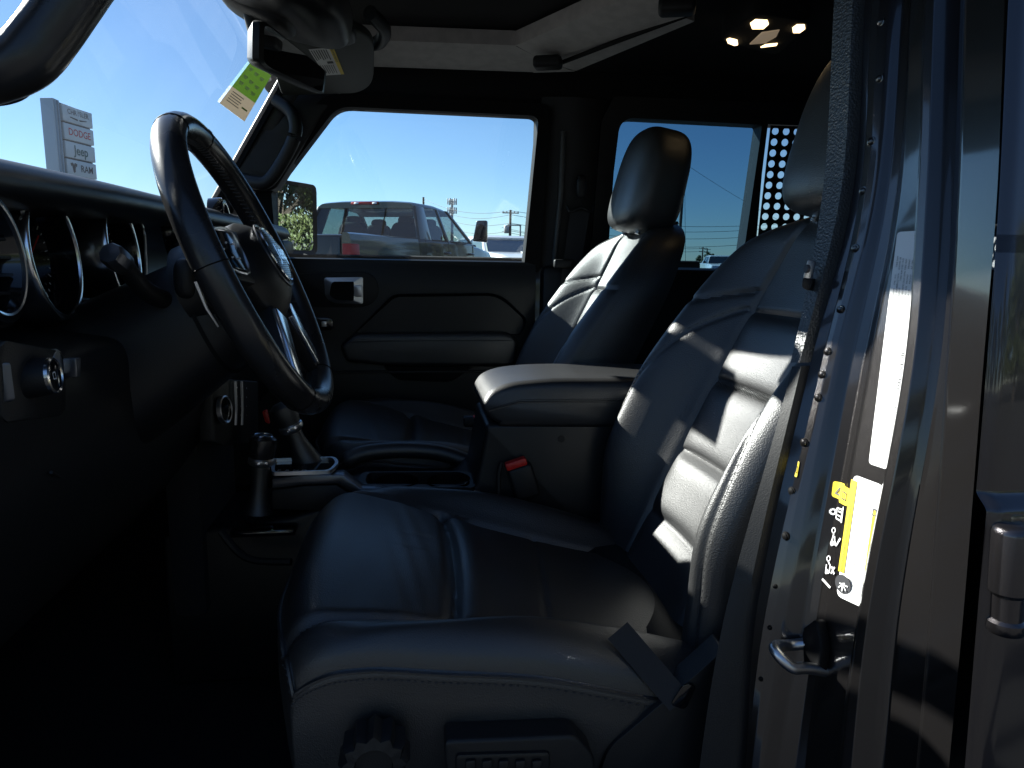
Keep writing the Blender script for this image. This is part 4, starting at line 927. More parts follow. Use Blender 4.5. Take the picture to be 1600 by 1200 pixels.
mb = MB(); mb.add(tube(cat([mc-mn*.02, mc-mn*.04+Vector((-.02, -.02, .04)), mc+Vector((-.06, -.04, .15))], 5), .011, 12), PLA); mb.build('mirror_stem', RVM)
MB().add(superq(mc+Vector((-.05, .0, .085)), (.06, .05, .03), (.6, .6), Matrix.Rotation(radians(25), 3, 'Y'), 30, 20), PLA).build('sensor_pod', RVM)
# passenger sun visor, folded up, with its warning label
vs_ = rpoly([(408, 40, 10), (530, 36, 8), (585, 62, 20), (584, 132, 20), (560, 146, 12), (440, 150, 8)], 5)
def vis(px, py, off=0): return atpl(px, py, (-.24-off, 0, 1.72-off), Vector((.55, .35, -.5)).normalized())
vpl = (Vector((-.15, 1.30, 1.700)), Vector((.05, -.04, -1)).normalized())
def vis(px, py, off=0): return atpl(px, py, vpl[0]+vpl[1]*off, vpl[1])
mb = MB(); mb.add(prism([vis(p.x, p.y) for p in vs_], -vpl[1]*.018, .006, 3), mat('dark grey visor vinyl', (.028, .032, .028), .55, bump=('n', 600, .4, .001))); VIS = mb.build('sun_visor', CAR)
lb = [(482, 77), (521, 74), (538, 116), (508, 118)]
def lbp(u, v, off=.002): p = Vector(lb[0]).lerp(Vector(lb[1]), u)*(1-v)+Vector(lb[3]).lerp(Vector(lb[2]), u)*v; return vis(p.x, p.y, off)
mb = MB(); q = lambda a, b, c, d, o: ([lbp(a, b, o), lbp(c, b, o), lbp(c, d, o), lbp(a, d, o)], [(0, 1, 2, 3)])
mb.add(q(0, 0, 1, 1, .0015), WHT); mb.add(q(.82, 0, 1, 1, .0025), YEL)
for k in range(7): mb.add(q(.05+k*.10, .06, .09+k*.10, .44-.03*(k % 3), .0025), INK); mb.add(q(.05+k*.10, .62, .08+k*.10, .95-.04*(k % 2), .0025), INK)
mb.add(q(.45, .50, .72, .58, .0025), INK); mb.add(text_on('WARNING', 1, lambda x, y: lbp(.91-y*.14, .3+x*.10, .003)), INK); mb.build('visor_label', VIS)
MB().add(superq(vis(500, 48, .02), (.06, .05, .014), (.5, .6), Matrix.Identity(3), 24, 14), PLS).build('visor_clip', VIS)
# overhead pod between the visors
MB().add(superq(at(455, 4, 1.20), (.09, .12, .035), (.5, .6), Matrix.Rotation(radians(12), 3, 'Y'), 32, 20), PLS).build('overhead_console', CAR)
MB().add(tube(cat([at(578, 20, 1.42), at(600, 45, 1.48), at(592, 66, 1.55), at(560, 72, 1.56)], 5), .014, 10), PLS).build('visor_pivot', VIS)
# roof panel surround: pale moulded strips on the far and rear edge
ra = [(540, 52), (812, 64), (838, 108), (545, 98)]
mb = MB(); fa_, fb_ = at(500, 56, 1.58), at(500, 99, 1.80)
A_ = [Vector((-.22, 1.60, 1.772)), Vector((.232, 1.60, 1.768)), Vector((.275, 1.82, 1.752)), Vector((-.22, 1.83, 1.748))]
def strip(P, n1, n2, bulge, M, name, parent):
    def g_(u, v):
        p = (P[0].lerp(P[1], u)).lerp(P[3].lerp(P[2], u), v); return p+Vector((0, 0, -bulge*sin(pi*v)-.004))
    mb = MB(); mb.add(grid(g_, lin(0, 1, n1), lin(0, 1, n2)), M); 
    mb.add(grid(lambda u, v: g_(u, 0)+Vector((0, 0, v)), lin(0, 1, n1), [0, .03]), M); mb.add(grid(lambda u, v: g_(u, 1)+Vector((0, 0, v)), lin(0, 1, n1), [0, .03]), M); return mb.build(name, parent, ang=60)
pts = [atz(545, 58, 1.765), atz(806, 68, 1.765), atz(836, 110, 1.745), atz(545, 100, 1.745)]
strip(pts, 20, 8, .004, TOP, 'roof_surround', headliner)
pts = [atz(806, 68, 1.765), atz(1012, -22, 1.765), atz(1085, 30, 1.745), atz(900, 108, 1.745)]
strip(pts, 20, 8, .006, TOP, 'roof_surround', headliner)
pts = [atz(806, 69, 1.764), atz(806, 69, 1.764), atz(898, 109, 1.744), atz(834, 111, 1.744)]
strip(pts, 3, 8, .004, TOP, 'roof_surround', headliner)
MB().add(tube([atz(872, 100, 1.733), atz(960, 66, 1.738), atz(1072, 24, 1.745)], .005, 8), RUB).build('roof_seal', headliner)
for (a, b) in ((856, 98), (1058, 10)):
    c = atz(a, b, 1.728); MB().add(box(c, (.062, .04, .026), .008, 3, Matrix.Rotation(radians(-20), 3, 'Z')), PLA).build('roof_latch', headliner)
# lit reading lamps in the roof, with one unlit lens among them
LMP = mat('lit lamp lens', (.9, .8, .6), .3, emis=((1.0, .72, .38), 1.1)); LMD = mat('unlit lamp lens', (.5, .45, .4), .25, emis=((1.0, .75, .5), .05))  # the dull lens is unlit; its faint glow is painted in by emission
POD = MB().add(prism([atz(p.x, p.y, 1.752) for p in rpoly([(1120, 62, 15), (1180, 20, 15), (1270, 36, 15), (1215, 88, 15)], 5)], (0, 0, .05), .012, 3), HDL).build('dome_lamp', CAR)
for pl, M in (([(1172, 38), (1180, 32), (1199, 33), (1201, 39), (1193, 46), (1175, 46)], LMP), ([(1238, 45), (1245, 40), (1257, 40), (1258, 46), (1250, 52), (1239, 52)], LMP), ([(1135, 63), (1140, 61), (1152, 64), (1153, 71), (1147, 72), (1137, 68)], LMP), ([(1171, 70), (1190, 52), (1218, 48), (1213, 58), (1196, 68)], LMD), ([(1188, 75), (1196, 71), (1215, 69), (1213, 72)], LMP)):
    MB().add(prism([atz(a, b, 1.7495) for a, b in pl], (0, 0, .004), .001), M).build('lamp_lens', POD)

# ================================================================== windscreen tag
tg_ = [(392, 96), (424, 118), (382, 190), (343, 161)]
def tgp(u, v, off=.003): p = Vector(tg_[0]).lerp(Vector(tg_[1]), u)*(1-v)+Vector(tg_[3]).lerp(Vector(tg_[2]), u)*v; return atw(p.x, p.y, off)
mb = MB(); tq = lambda a, b, c, d, o: ([tgp(a, b, o), tgp(c, b, o), tgp(c, d, o), tgp(a, d, o)], [(0, 1, 2, 3)])
base = [tgp(0, 0, .003), tgp(1, 0, .003), tgp(1, 1, .003), tgp(0, 1, .003)]
GRC = glass  # card is thin and lets some light through
def card(name, col):
    M = bpy.data.materials.new(name); M.use_nodes = True; t = M.node_tree; b = t.nodes['Principled BSDF']; b.inputs['Base Color'].default_value = (*col, 1); b.inputs['Roughness'].default_value = .6
    tl = t.nodes.new('ShaderNodeBsdfTranslucent'); tl.inputs[0].default_value = (*col, 1); mx = t.nodes.new('ShaderNodeMixShader'); mx.inputs[0].default_value = .10
    t.links.new(b.outputs[0], mx.inputs[1]); t.links.new(tl.outputs[0], mx.inputs[2]); t.links.new(mx.outputs[0], t.nodes['Material Output'].inputs[0]); return M
CG, CC = card('green card stock', (.17, .36, .04)), card('cream card stock', (.66, .55, .40))
mb.add(tq(0, 0, 1, .60, .003), CG); mb.add(tq(0, .60, 1, 1, .003), CC)
for v in (.10, .28, .42):
    for k in range(3): mb.add(tq(.10+k*.28, v+.02*k, .28+k*.28, v+.02+.02*k, .0045), INW); mb.add(tq(.12+k*.28, v+.035+.02*k, .26+k*.28, v+.05+.02*k, .0045), INW)
for k in range(5): mb.add(tq(.12, .66+k*.05, .60-.05*(k % 2), .675+k*.05, .0045), INK)
mb.add(tq(.68, .80, .9, .83, .0045), CG)
TAG = mb.build('windscreen_tag'); TAG['label'] = 'green and cream paper tag hanging inside the windscreen beside the mirror'; TAG['category'] = 'tag'

# ---- passenger door mirror
MC = at(464, 341, 2.14); mnrm = Vector((.86, -.51, -.02)).normalized(); mh = Vector((0, 0, 1)).cross(mnrm).normalized(); mv = mnrm.cross(mh)
def dm(k, kk, off): return [MC+mh*p.x*k+mv*p.y*kk+mnrm*off for p in rpoly([(-1, -1, .22), (1, -1, .22), (1, 1, .22), (-1, 1, .22)], 5)]
mb = MB(); A1, A2, A3, A4 = dm(.074, .090, -.004), dm(.085, .100, .004), dm(.088, .104, -.02), dm(.06, .075, -.09); n = len(A1); V = A1+A2+A3+A4
mb.add((V, [(k*n+i, k*n+(i+1) % n, (k+1)*n+(i+1) % n, (k+1)*n+i) for k in range(3) for i in range(n)]+[tuple(3*n+i for i in range(n))]), PLA); mb.add(box(MC+Vector((-.04, -.09, -.085)), (.06, .16, .04), .01), PLA); DM = mb.build('door_mirror', DOOR, ang=50)
MB().add((dm(.074, .090, -.003), [tuple(range(n))]), MIR).build('mirror_glass', DOOR)

# ---- bonnet and front wings, out of the picture
mb = MB(); mb.add(bev(solid([Vector((-.66, .60, 1.29)), Vector((-.66, 1.84, 1.29)), Vector((-1.95, 1.72, 1.22)), Vector((-1.95, .72, 1.22))], [Vector((-.66, .60, 1.0)), Vector((-.66, 1.84, 1.0)), Vector((-1.95, 1.72, .9)), Vector((-1.95, .72, .9))]), .04, 3), PNT); mb.build('bonnet', CAR)
for y in (.44, 1.74): MB().add(bev(box((-1.35, y+.13, 1.02), (1.1, .26, .12)), .04, 3), PLA).build('wing', CAR)
for x in (-1.38, 1.62):
    for y in (.52, 1.92): MB().add(lathe([(.25, -.11), (.36, -.12), (.40, -.08), (.40, .08), (.36, .12), (.25, .11)], (x, y, .40), (0, 1, 0), 40), RUB).add(lathe([(.25, -.09), (.2, -.06), (0, -.05)], (x, y, .40), (0, 1, 0), 30), SAT).add(lathe([(.25, .09), (.2, .06), (0, .05)], (x, y, .40), (0, 1, 0), 30), SAT).build('wheel', CAR)

# ================================================================== OUTSIDE
# ---- dark pickup beside the car
def local(o, az):
    h = Vector((sin(az), cos(az), 0)); r = Vector((cos(az), -sin(az), 0)); return lambda x, y, z: Vector(o)+r*x+h*y+Vector((0, 0, z))
TPT = mat('dark slate truck paint', (.014, .0155, .016), .4, spec=.3, coat=.9)
WPT = mat('white truck paint', (.75, .75, .74), .3, coat=1.0)
TGL = glass('truck glass', (.34, .42, .42)); TINT = mat('dark truck interior', (.02, .02, .022), .8); LENS = mat('red lamp lens', (.42, .006, .008), .3, spec=.3)
def loftY(secs, M, mb):                               # secs: lists of points, joined in order
    n = len(secs[0]); V = [p for s in secs for p in s]; mb.add((V, [(j*n+i, j*n+(i+1) % n, (j+1)*n+(i+1) % n, (j+1)*n+i) for j in range(len(secs)-1) for i in range(n)]+[tuple(range(n)), tuple((len(secs)-1)*n+i for i in range(n))]), M)
def pickup(o, az, label, P, lod=1):
    T = thing('pickup_truck', label, 'truck', o); L = local(o, az)
    def sec(y, w0, z0, w1, z1, rr=.06): # rounded box section, lower half width w0, upper w1
        pts = rpoly([(-w0, z0, .08), (w0, z0, .08), (w0*1.01, (z0+z1)*.52, .3), (w1, z1, rr), (-w1, z1, rr), (-w0*1.01, (z0+z1)*.52, .3)], 4); return [L(-1+p.x, y, p.y) for p in pts]
    mb = MB(); loftY([sec(-.04, .97, .55, .96, 1.58), sec(.02, 1.0, .5, .985, 1.60), sec(2.0, 1.0, .5, .985, 1.60), sec(2.2, 1.0, .5, .97, 1.58)], P, mb); body = mb.build('cab_body', T, ang=35)
    mb = MB(); loftY([sec(2.21, .99, .55, .95, 1.55), sec(2.6, .99, .55, .93, 1.53), sec(3.3, .98, .55, .88, 1.46), sec(3.62, .94, .58, .80, 1.36), sec(3.70, .88, .62, .70, 1.25)], P, mb); mb.build('bonnet', T, ang=35)
    # bed: two sides, tailgate, floor
    for sx in (0, -2):
        sgn = 1 if sx == 0 else -1; x0 = sx
        pr = [(0, .60), (.015*sgn, .95), (.0, 1.30), (-.012*sgn, 1.50), (-.03*sgn, 1.58), (-.06*sgn, 1.60), (-.12*sgn, 1.60), (-.13*sgn, 1.50), (-.13*sgn, .60)]
        mb = MB(); loftY([[L(x0+a, y, b) for a, b in pr] for y in (-1.97, -1.2, -.07)], P, mb); mb.build('bed_side', T, ang=35)
    mb = MB(); mb.add(bev(([L(a, b, c) for a, b, c in ((-1.86, -1.99, .70), (-.14, -1.99, .70), (-.14, -1.99, 1.56), (-1.86, -1.99, 1.56), (-1.86, -1.93, .70), (-.14, -1.93, .70), (-.14, -1.93, 1.58), (-1.86, -1.93, 1.58))], [(0, 1, 2, 3), (5, 4, 7, 6), (3, 2, 6, 7), (1, 0, 4, 5), (1, 5, 6, 2), (0, 3, 7, 4)]), .015, 2), P); mb.build('tailgate', T)
    MB().add(prism([L(-1.2, -2.0, 1.34), L(-.8, -2.0, 1.34), L(-.8, -2.0, 1.44), L(-1.2, -2.0, 1.44)], L(0, -.01, 0)-L(0, 0, 0), .004), GLB).build('tailgate_handle', T)
    MB().add(([L(-1.9, -1.95, .85), L(-.1, -1.95, .85), L(-.1, -.05, .85), L(-1.9, -.05, .85)], [(0, 1, 2, 3)]), RUB).build('bed_floor', T)
    for x in (-.10, -1.99):
        MB().add(bev(([L(x+a, b, c) for a, b, c in ((0, -2.02, .98), (.105, -2.0, .98), (.105, -2.0, 1.47), (0, -2.02, 1.47), (0, -1.9, .98), (.125, -1.80, .98), (.118, -1.82, 1.47), (0, -1.9, 1.47))], [(0, 1, 2, 3), (5, 4, 7, 6), (3, 2, 6, 7), (1, 0, 4, 5), (1, 5, 6, 2), (0, 3, 7, 4)]), .012, 2), LENS).build('tail_lamp', T)
    # greenhouse: roof, pillars, glass
    top = lambda x, y, z: L(x, y, z)
    R0, R1, RZ = .22, 1.35, 2.13; wi = .20                # roof runs R0..R1, leaning in by wi at the top
    mb = MB(); loftY([[L(-1+p.x, y, p.y) for p in rpoly([(-.80, RZ-.075+d, .02), (.80, RZ-.075+d, .02), (.74, RZ-.01+d, .06), (.4, RZ+.012+d, .1), (-.4, RZ+.012+d, .1), (-.74, RZ-.01+d, .06)], 3)] for y, d in ((R0-.03, -.02), (R0+.05, 0), (1.0, .005), (R1, -.02), (R1+.12, -.07))], P, mb); mb.build('roof', T, ang=40)
    zb, zt_ = 1.58, RZ-.06
    def X(s, z): return -1+s*(.965-(z-zb)/(zt_-zb)*.165)
    def pil(y0a, y0b, y1a, y1b, nm):
        for s in (1, -1):
            V = [L(X(s, zb), y0a, zb), L(X(s, zb), y0b, zb), L(X(s, zt_), y1b, zt_), L(X(s, zt_), y1a, zt_)]; MB().add(prism(V, L(-.05*s, 0, 0)-L(0, 0, 0), .008), P).build(nm, T)
    pil(.0, .42, .20, .50, 'rear_pillar'); pil(1.04, 1.12, .96, 1.03, 'middle_pillar'); pil(2.08, 2.20, 1.36, 1.45, 'front_pillar')
    for s in (1, -1):
        for a, b, c, d in ((.42, 1.04, .50, .96), (1.12, 2.08, 1.03, 1.36)):
            V = [L(X(s, zb)-.015*s, a, zb), L(X(s, zb)-.015*s, b, zb), L(X(s, zt_)-.015*s, d, zt_), L(X(s, zt_)-.015*s, c, zt_)]; MB().add((V, [(0, 1, 2, 3)]), TGL).build('side_glass', T)
            MB().add(tube([V[0]+Vector((0, 0, .0))+L(.018*s, 0, 0)-L(0, 0, 0), V[1]+L(.018*s, 0, 0)-L(0, 0, 0)], .012, 6), RUB).build('window_rubber', T)
    MB().add(([L(X(-1, zb)+.05, .03, zb), L(X(1, zb)-.05, .03, zb), L(X(1, zt_)-.05, .22, zt_), L(X(-1, zt_)+.05, .22, zt_)], [(0, 1, 2, 3)]), TGL).build('rear_glass', T)
    for x in (-1.32, -.66): MB().add(tube([L(x, .02, zb+.03), L(x, .19, zt_-.04)], .010, 6), RUB).build('slider_frame', T)
    MB().add(([L(X(-1, zb)+.05, 2.16, zb), L(X(1, zb)-.05, 2.16, zb), L(X(1, zt_)-.05, 1.42, zt_), L(X(-1, zt_)+.05, 1.42, zt_)], [(0, 1, 2, 3)]), glass('truck windscreen', (.75, .8, .82))).build('windscreen', T)
    MB().add(prism([L(-1.22, .175, RZ-.045), L(-.78, .175, RZ-.045), L(-.78, .19, RZ-.005), L(-1.22, .19, RZ-.005)], L(0, -.02, 0)-L(0, 0, 0), .005), LENS).build('brake_lamp', T)
    for x in (-1.16, -.86): MB().add(prism([L(x, .15, RZ-.04), L(x+.07, .15, RZ-.04), L(x+.07, .165, RZ-.012), L(x, .165, RZ-.012)], L(0, -.008, 0)-L(0, 0, 0), .002), WHT).build('cargo_lamp', T)
    for x in (-1.45, -.55):
        for y in (.62, 1.45):
            mb = MB(); mb.add(superq(L(x, y, 1.50), (.24, .11, .36), (.5, .5), Matrix.Rotation(-az, 3, 'Z'), 24, 16), TINT); mb.add(superq(L(x, y+.02, 1.86), (.13, .06, .09), (.6, .6), Matrix.Rotation(-az, 3, 'Z'), 20, 12), TINT); mb.build('seat', T)
    MB().add(bev(([L(a, b, c) for a, b, c in ((.02, 1.98, 1.62), (.30, 1.93, 1.60), (.30, 1.93, 1.96), (.10, 1.96, 1.96), (.02, 2.10, 1.62), (.28, 2.05, 1.60), (.28, 2.05, 1.96), (.10, 2.08, 1.96))], [(0, 1, 2, 3), (5, 4, 7, 6), (3, 2, 6, 7), (1, 0, 4, 5), (1, 5, 6, 2), (0, 3, 7, 4)]), .03, 3), GLB).build('towing_mirror', T)
    for y in (.93, 1.98): MB().add(tube([L(-.0, y-.10, 1.40), L(.035, y-.05, 1.40), L(.035, y+.05, 1.40), L(-.0, y+.10, 1.40)], .018, 8), GLB).build('door_handle', T)
    for y in (.16, 1.02, 2.12): MB().add(tube([L(.001, y, .62), L(.002, y, 1.2), L(-.017, y, 1.575)], .005, 5), RUB).build('door_gap', T)
    for y in (-1.1, 2.75):
        for x in (-.12, -1.88): MB().add(lathe([(.24, -.12), (.37, -.13), (.42, -.09), (.42, .09), (.37, .13), (.24, .12), (0, .07)], L(x, y, .42), L(1, 0, 0)-L(0, 0, 0), 32), RUB).build('wheel', T)
    return T
pickup((.12, 10.3, 0), radians(25), 'dark grey crew-cab pickup truck with red tail lamp outside the window', TPT)

# ---- white truck / cars facing us further back
def suv(o, az, label, P, name='parked_car', cat_='car', k=1.0, tp=1.92):
    T = thing(name, label, cat_, o); L0 = local((0, 0, 0), az); L = lambda x, y, z: Vector(o)+L0(x, y, z)*k
    def sec(y, w0, w1, z0, z1): return [L(p.x, y, p.y) for p in rpoly([(-w0, z0, .08), (w0, z0, .08), (w0*1.0, (z0+z1)*.5, .2), (w1, z1, .08), (-w1, z1, .08), (-w0*1.0, (z0+z1)*.5, .2)], 4)]
    mb = MB(); loftY([sec(0, .86, .74, .55, 1.10), sec(.08, .95, .82, .50, 1.22), sec(.5, .99, .88, .45, 1.32), sec(1.25, 1.0, .93, .45, 1.38), sec(4.9, 1.0, .95, .45, 1.40), sec(5.0, .96, .9, .5, 1.30)], P, mb); mb.build('body', T, ang=35)
    mb = MB(); loftY([[L(p.x, y, p.y) for p in rpoly([(-w_, tp-.08+d, .02), (w_, tp-.08+d, .02), (w_-.05, tp+d, .05), (-w_+.05, tp+d, .05)], 3)] for y, w_, d in ((1.9, .70, -.05), (2.1, .74, 0), (3.6, .74, 0), (3.9, .72, -.04))], P, mb); mb.build('roof', T, ang=40)
    for s in (1, -1):
        for a, b, c, d, nm in ((1.28, 1.38, 1.98, 2.08, 'front_pillar'), (2.7, 2.8, 2.75, 2.85, 'middle_pillar'), (3.95, 4.25, 3.7, 3.85, 'rear_pillar')):
            MB().add(prism([L(s*.93, a, 1.37), L(s*.93, b, 1.37), L(s*.73, d, tp-.06), L(s*.73, c, tp-.06)], L(-s*.05, 0, 0)-L(0, 0, 0)), P).build(nm, T)
        for a, b, c, d in ((1.38, 2.7, 2.08, 2.75), (2.8, 3.95, 2.85, 3.7)): MB().add(([L(s*.915, a, 1.37), L(s*.915, b, 1.37), L(s*.715, d, tp-.06), L(s*.715, c, tp-.06)], [(0, 1, 2, 3)]), TGL).build('side_glass', T)
        MB().add(bev(box((0, 0, 0), (.16, .10, .16)), .03, 2), GLB).build('mirror', T).location = L(s*1.08, 1.65, 1.45)-T.location
        MB().add(prism([L(s*.55, .02, .95), L(s*.86, .10, .97), L(s*.86, .12, 1.10), L(s*.55, .02, 1.08)], L(0, -.02, 0)-L(0, 0, 0), .008), mat('clear headlamp', (.7, .72, .75), .1, coat=1)).build('headlamp', T)
        for y in (1.0, 4.0): MB().add(lathe([(.22, -.10), (.33, -.11), (.37, -.07), (.37, .07), (.33, .11), (.22, .10), (0, .06)], L(s*.90, y, .37), L(s, 0, 0)-L(0, 0, 0), 24), RUB).build('wheel', T)
    MB().add(([L(-.86, 1.26, 1.37), L(.86, 1.26, 1.37), L(.68, 1.96, tp-.06), L(-.68, 1.96, tp-.06)], [(0, 1, 2, 3)]), mat('dark windscreen', (.02, .025, .03), .08, coat=1)).build('windscreen', T)
    MB().add(prism([L(-.52, -.005, .72), L(.52, -.005, .72), L(.52, .02, 1.06), L(-.52, .02, 1.06)], L(0, -.02, 0)-L(0, 0, 0), .006), GLB).build('grille', T)
    MB().add(prism([L(-.2, 1.0, 1.37), L(.2, 1.0, 1.37), L(.3, .35, 1.31), L(-.3, .35, 1.31)], (0, 0, .035), .01), P).build('bonnet_scoop', T)
    return T
suv((3.02, 16.0, 0), radians(-14), 'white pickup facing us beyond the dark truck, at the edge of the window', WPT, 'parked_truck', 'truck', 1.10, 1.76)
suv((20.0, 44.0, 0), radians(15), 'small distant white car seen between the two front seats', WPT)
suv((3.5, 33.0, 0), radians(80), 'distant grey car behind the towing mirror of the dark truck', mat('grey car paint', (.12, .12, .13), .3, coat=1))

# ---- poles, wires, tower
WOOD = mat('weathered pole wood', (.10, .075, .055), .9, bump=('n', 30, .6, .02)); GAL = mat('galvanised grey', (.25, .26, .27), .5, metal=.5); CAB = mat('dark cable', (.02, .02, .02), .6)
def pole(px, d, top_py, label, arms=1, lean=0, trans=False, r=.14):
    b = at(px, 408, d); h = at(px, top_py, d).z; o = thing('utility_pole', label, 'pole', (b.x, d, 0), 'wooden utility poles')
    B = Vector((b.x, d, 0)); Tp = B+Vector((lean*h, 0, h))
    MB().add(tube([B, B.lerp(Tp, .5), Tp], [r*1.25, r*1.1, r*.9], 10), WOOD).build('pole_shaft', o)
    for k in range(arms): c = B.lerp(Tp, 1-(.4+.9*k)/h); MB().add(bev(box(c+Vector((0, -.15, 0)), (2.2, .12, .14)), .01, 1), WOOD).build('crossarm', o); [MB().add(lathe([(.05, 0), (.07, .06), (.05, .12), (.03, .2)], c+Vector((x, -.15, .07)), (0, 0, 1), 10), GLB).build('insulator', o) for x in (-1, -.5, .5, 1)]
    if trans: MB().add(lathe([(.30, 0), (.34, .05), (.34, .9), (.28, 1.0), (0, 1.02)], B.lerp(Tp, .62)+Vector((-.50, -.1, 0)), (0, 0, 1), 16), GAL).build('transformer', o)
    return Tp, o
t1, o1 = pole(796, 95, 328, 'tall wooden utility pole with transformer right of the dark truck', 1, .004, True, .17)
t2, o2 = pole(662, 130, 308, 'pole top showing above the roof of the dark truck', 0, 0, False, .2)
t3, o3 = pole(1058, 42, 250, 'leaning wooden pole seen beside the passenger headrest', 0, .02, False, .09)
t4, o4 = pole(1097, 190, 386, 'distant double-arm pole low in the tinted rear window', 2, 0, False, .2)
t5, o5 = pole(1104, 230, 388, 'farthest pole in the tinted rear window', 2, 0, False, .2)
def wire(a, b, sag, parent, r=.02):
    P = [a.lerp(b, k/16)+Vector((0, 0, -sag*4*(k/16)*(1-k/16))) for k in range(17)]; MB().add(tube(P, r, 4, caps=False), CAB).build('wire', parent)
for dz, sg in ((0, 1.2), (-.5, 1.5), (-1.6, 1.4), (-2.6, 1.6)):
    wire(t2+Vector((0, 0, dz-.2)), t1+Vector((0, 0, dz-.1)), sg, o1, .028); wire(t1+Vector((0, 0, dz-.1)), t1+Vector((46, 12, dz)), sg, o1, .028)
wire(t3+Vector((0, 0, -.2)), t3+Vector((30, 26, -4.6)), .8, o3, .012); wire(t3+Vector((0, 0, -.6)), Vector((t3.x+.5, t3.y, 0)), 0, o3, .012)
for dz in (-.4, -1.2): wire(t4+Vector((-60, -30, dz+3)), t4+Vector((0, 0, dz)), 1.5, o4, .04)
lb_ = at(812, 408, 80); lh = at(812, 352, 80).z
o = thing('street_lamp', 'slim street lamp standing right of the utility pole', 'lamp', (lb_.x, 80, 0)); MB().add(tube([Vector((lb_.x, 80, 0)), Vector((lb_.x, 80, lh))], [.12, .09], 10), GAL).build('lamp_post', o); MB().add(bev(box((lb_.x-.7, 80, lh), (1.6, .35, .14)), .04, 2), GAL).build('lamp_head', o)
tb_ = at(706, 408, 260); th = at(706, 311, 260).z
o = thing('cell_tower', 'distant cell tower with panel antennas above the dark truck', 'tower', (tb_.x, 260, 0)); B = Vector((tb_.x, 260, 0))
MB().add(tube([B, B+Vector((0, 0, th))], [.7, .4], 12), GAL).build('tower_mast', o)
for hz in (th-.9, th-4.0):
    for k in range(6): a = k*pi/3; MB().add(bev(box(B+Vector((1.5*cos(a), 1.5*sin(a), hz)), (.5, .35, 2.2)), .05, 1), WHT if k % 2 else GAL).build('antenna', o)
    MB().add(tube([B+Vector((1.4*cos(a), 1.4*sin(a), hz)) for a in lin(0, 2*pi, 13)], .12, 6), GAL).build('antenna_ring', o)

# ---- dealer sign, seen through the windscreen
sb = at(126, 408, 24.0); SZ = at(126, 166, 24.0).z
o = thing('dealer_sign', 'tall silver sign tower with four name panels seen through the windscreen', 'sign', (sb.x, 24, 0)); L = local((sb.x, 24, 0), radians(-79))
SGN = mat('brushed silver sign', (.42, .50, .54), .45, metal=.2); SGP = mat('pale sign face', (.50, .57, .60), .5); SGD = mat('sign shadow gap', (.05, .07, .08), .6)
h = SZ
MB().add(bev(solid([L(-.60, -.12, 0), L(.84, -.12, 0), L(.84, .12, 0), L(-.60, .12, 0)], [L(-.60, -.12, h), L(.84, -.12, h-.04), L(.84, .12, h-.04), L(-.60, .12, h)]), .03, 2), SGD).build('sign_core', o)
MB().add(bev(solid([L(-.90, -.20, 0), L(-.62, -.20, 0), L(-.62, .2, 0), L(-.90, .2, 0)], [L(-.90, -.20, h+.04), L(-.62, -.20, h+.02), L(-.62, .2, h+.02), L(-.90, .2, h+.04)]), .03, 2), SGN).build('sign_pylon', o)
for x in (-.84, -.72): MB().add(tube([L(x, -.21, 0), L(x, -.21, h)], .035, 8), mat('blue grey sign stripe', (.20, .30, .38), .4)).build('pylon_stripe', o)
ph = .47; names = [('CHRYSLER', INK, .21), ('DODGE', mat('sign red', (.45, .03, .04), .5), .29), ('Jeep', mat('sign green', (.03, .10, .10), .5), .38), ('RAM', INK, .29)]
for k, (s, M, size) in enumerate(names):
    z1 = h-.05-k*(ph+.045); z0 = z1-ph
    mb = MB(); mb.add(bev(solid([L(-.52, -.20, z0), L(.86, -.20, z0), L(.86, -.20, z1), L(-.52, -.20, z1)], [L(-.52, -.1, z0), L(.86, -.1, z0), L(.86, -.1, z1), L(-.52, -.1, z1)]), .025, 2), SGP)
    xo = .17 if s != 'RAM' else .38
    mb.add(text_on(s, size, lambda x, y: L(xo+x, -.208, (z0+z1)/2+y+(.07 if s == 'CHRYSLER' else 0)), .012 if s != 'CHRYSLER' else 0), M)
    if s == 'CHRYSLER':
        for sg in (-1, 1): mb.add(prism([L(.17+sg*.03, -.208, z0+.14), L(.17+sg*.4, -.208, z0+.17), L(.17+sg*.36, -.208, z0+.14), L(.17+sg*.05, -.208, z0+.10)], L(0, .004, 0)-L(0, 0, 0)), INK)
    if s == 'RAM':
        mb.add(prism([L(-.22+a*.13, -.208, (z0+z1)/2+b*.13) for a, b in ((-1.2, .9), (-.4, 1.1), (0, .7), (.4, 1.1), (1.2, .9), (.9, .2), (.6, .5), (.35, -.9), (0, -1.2), (-.35, -.9), (-.6, .5), (-.9, .2))], L(0, .004, 0)-L(0, 0, 0)), INK)
    mb.build('sign_panel', o)

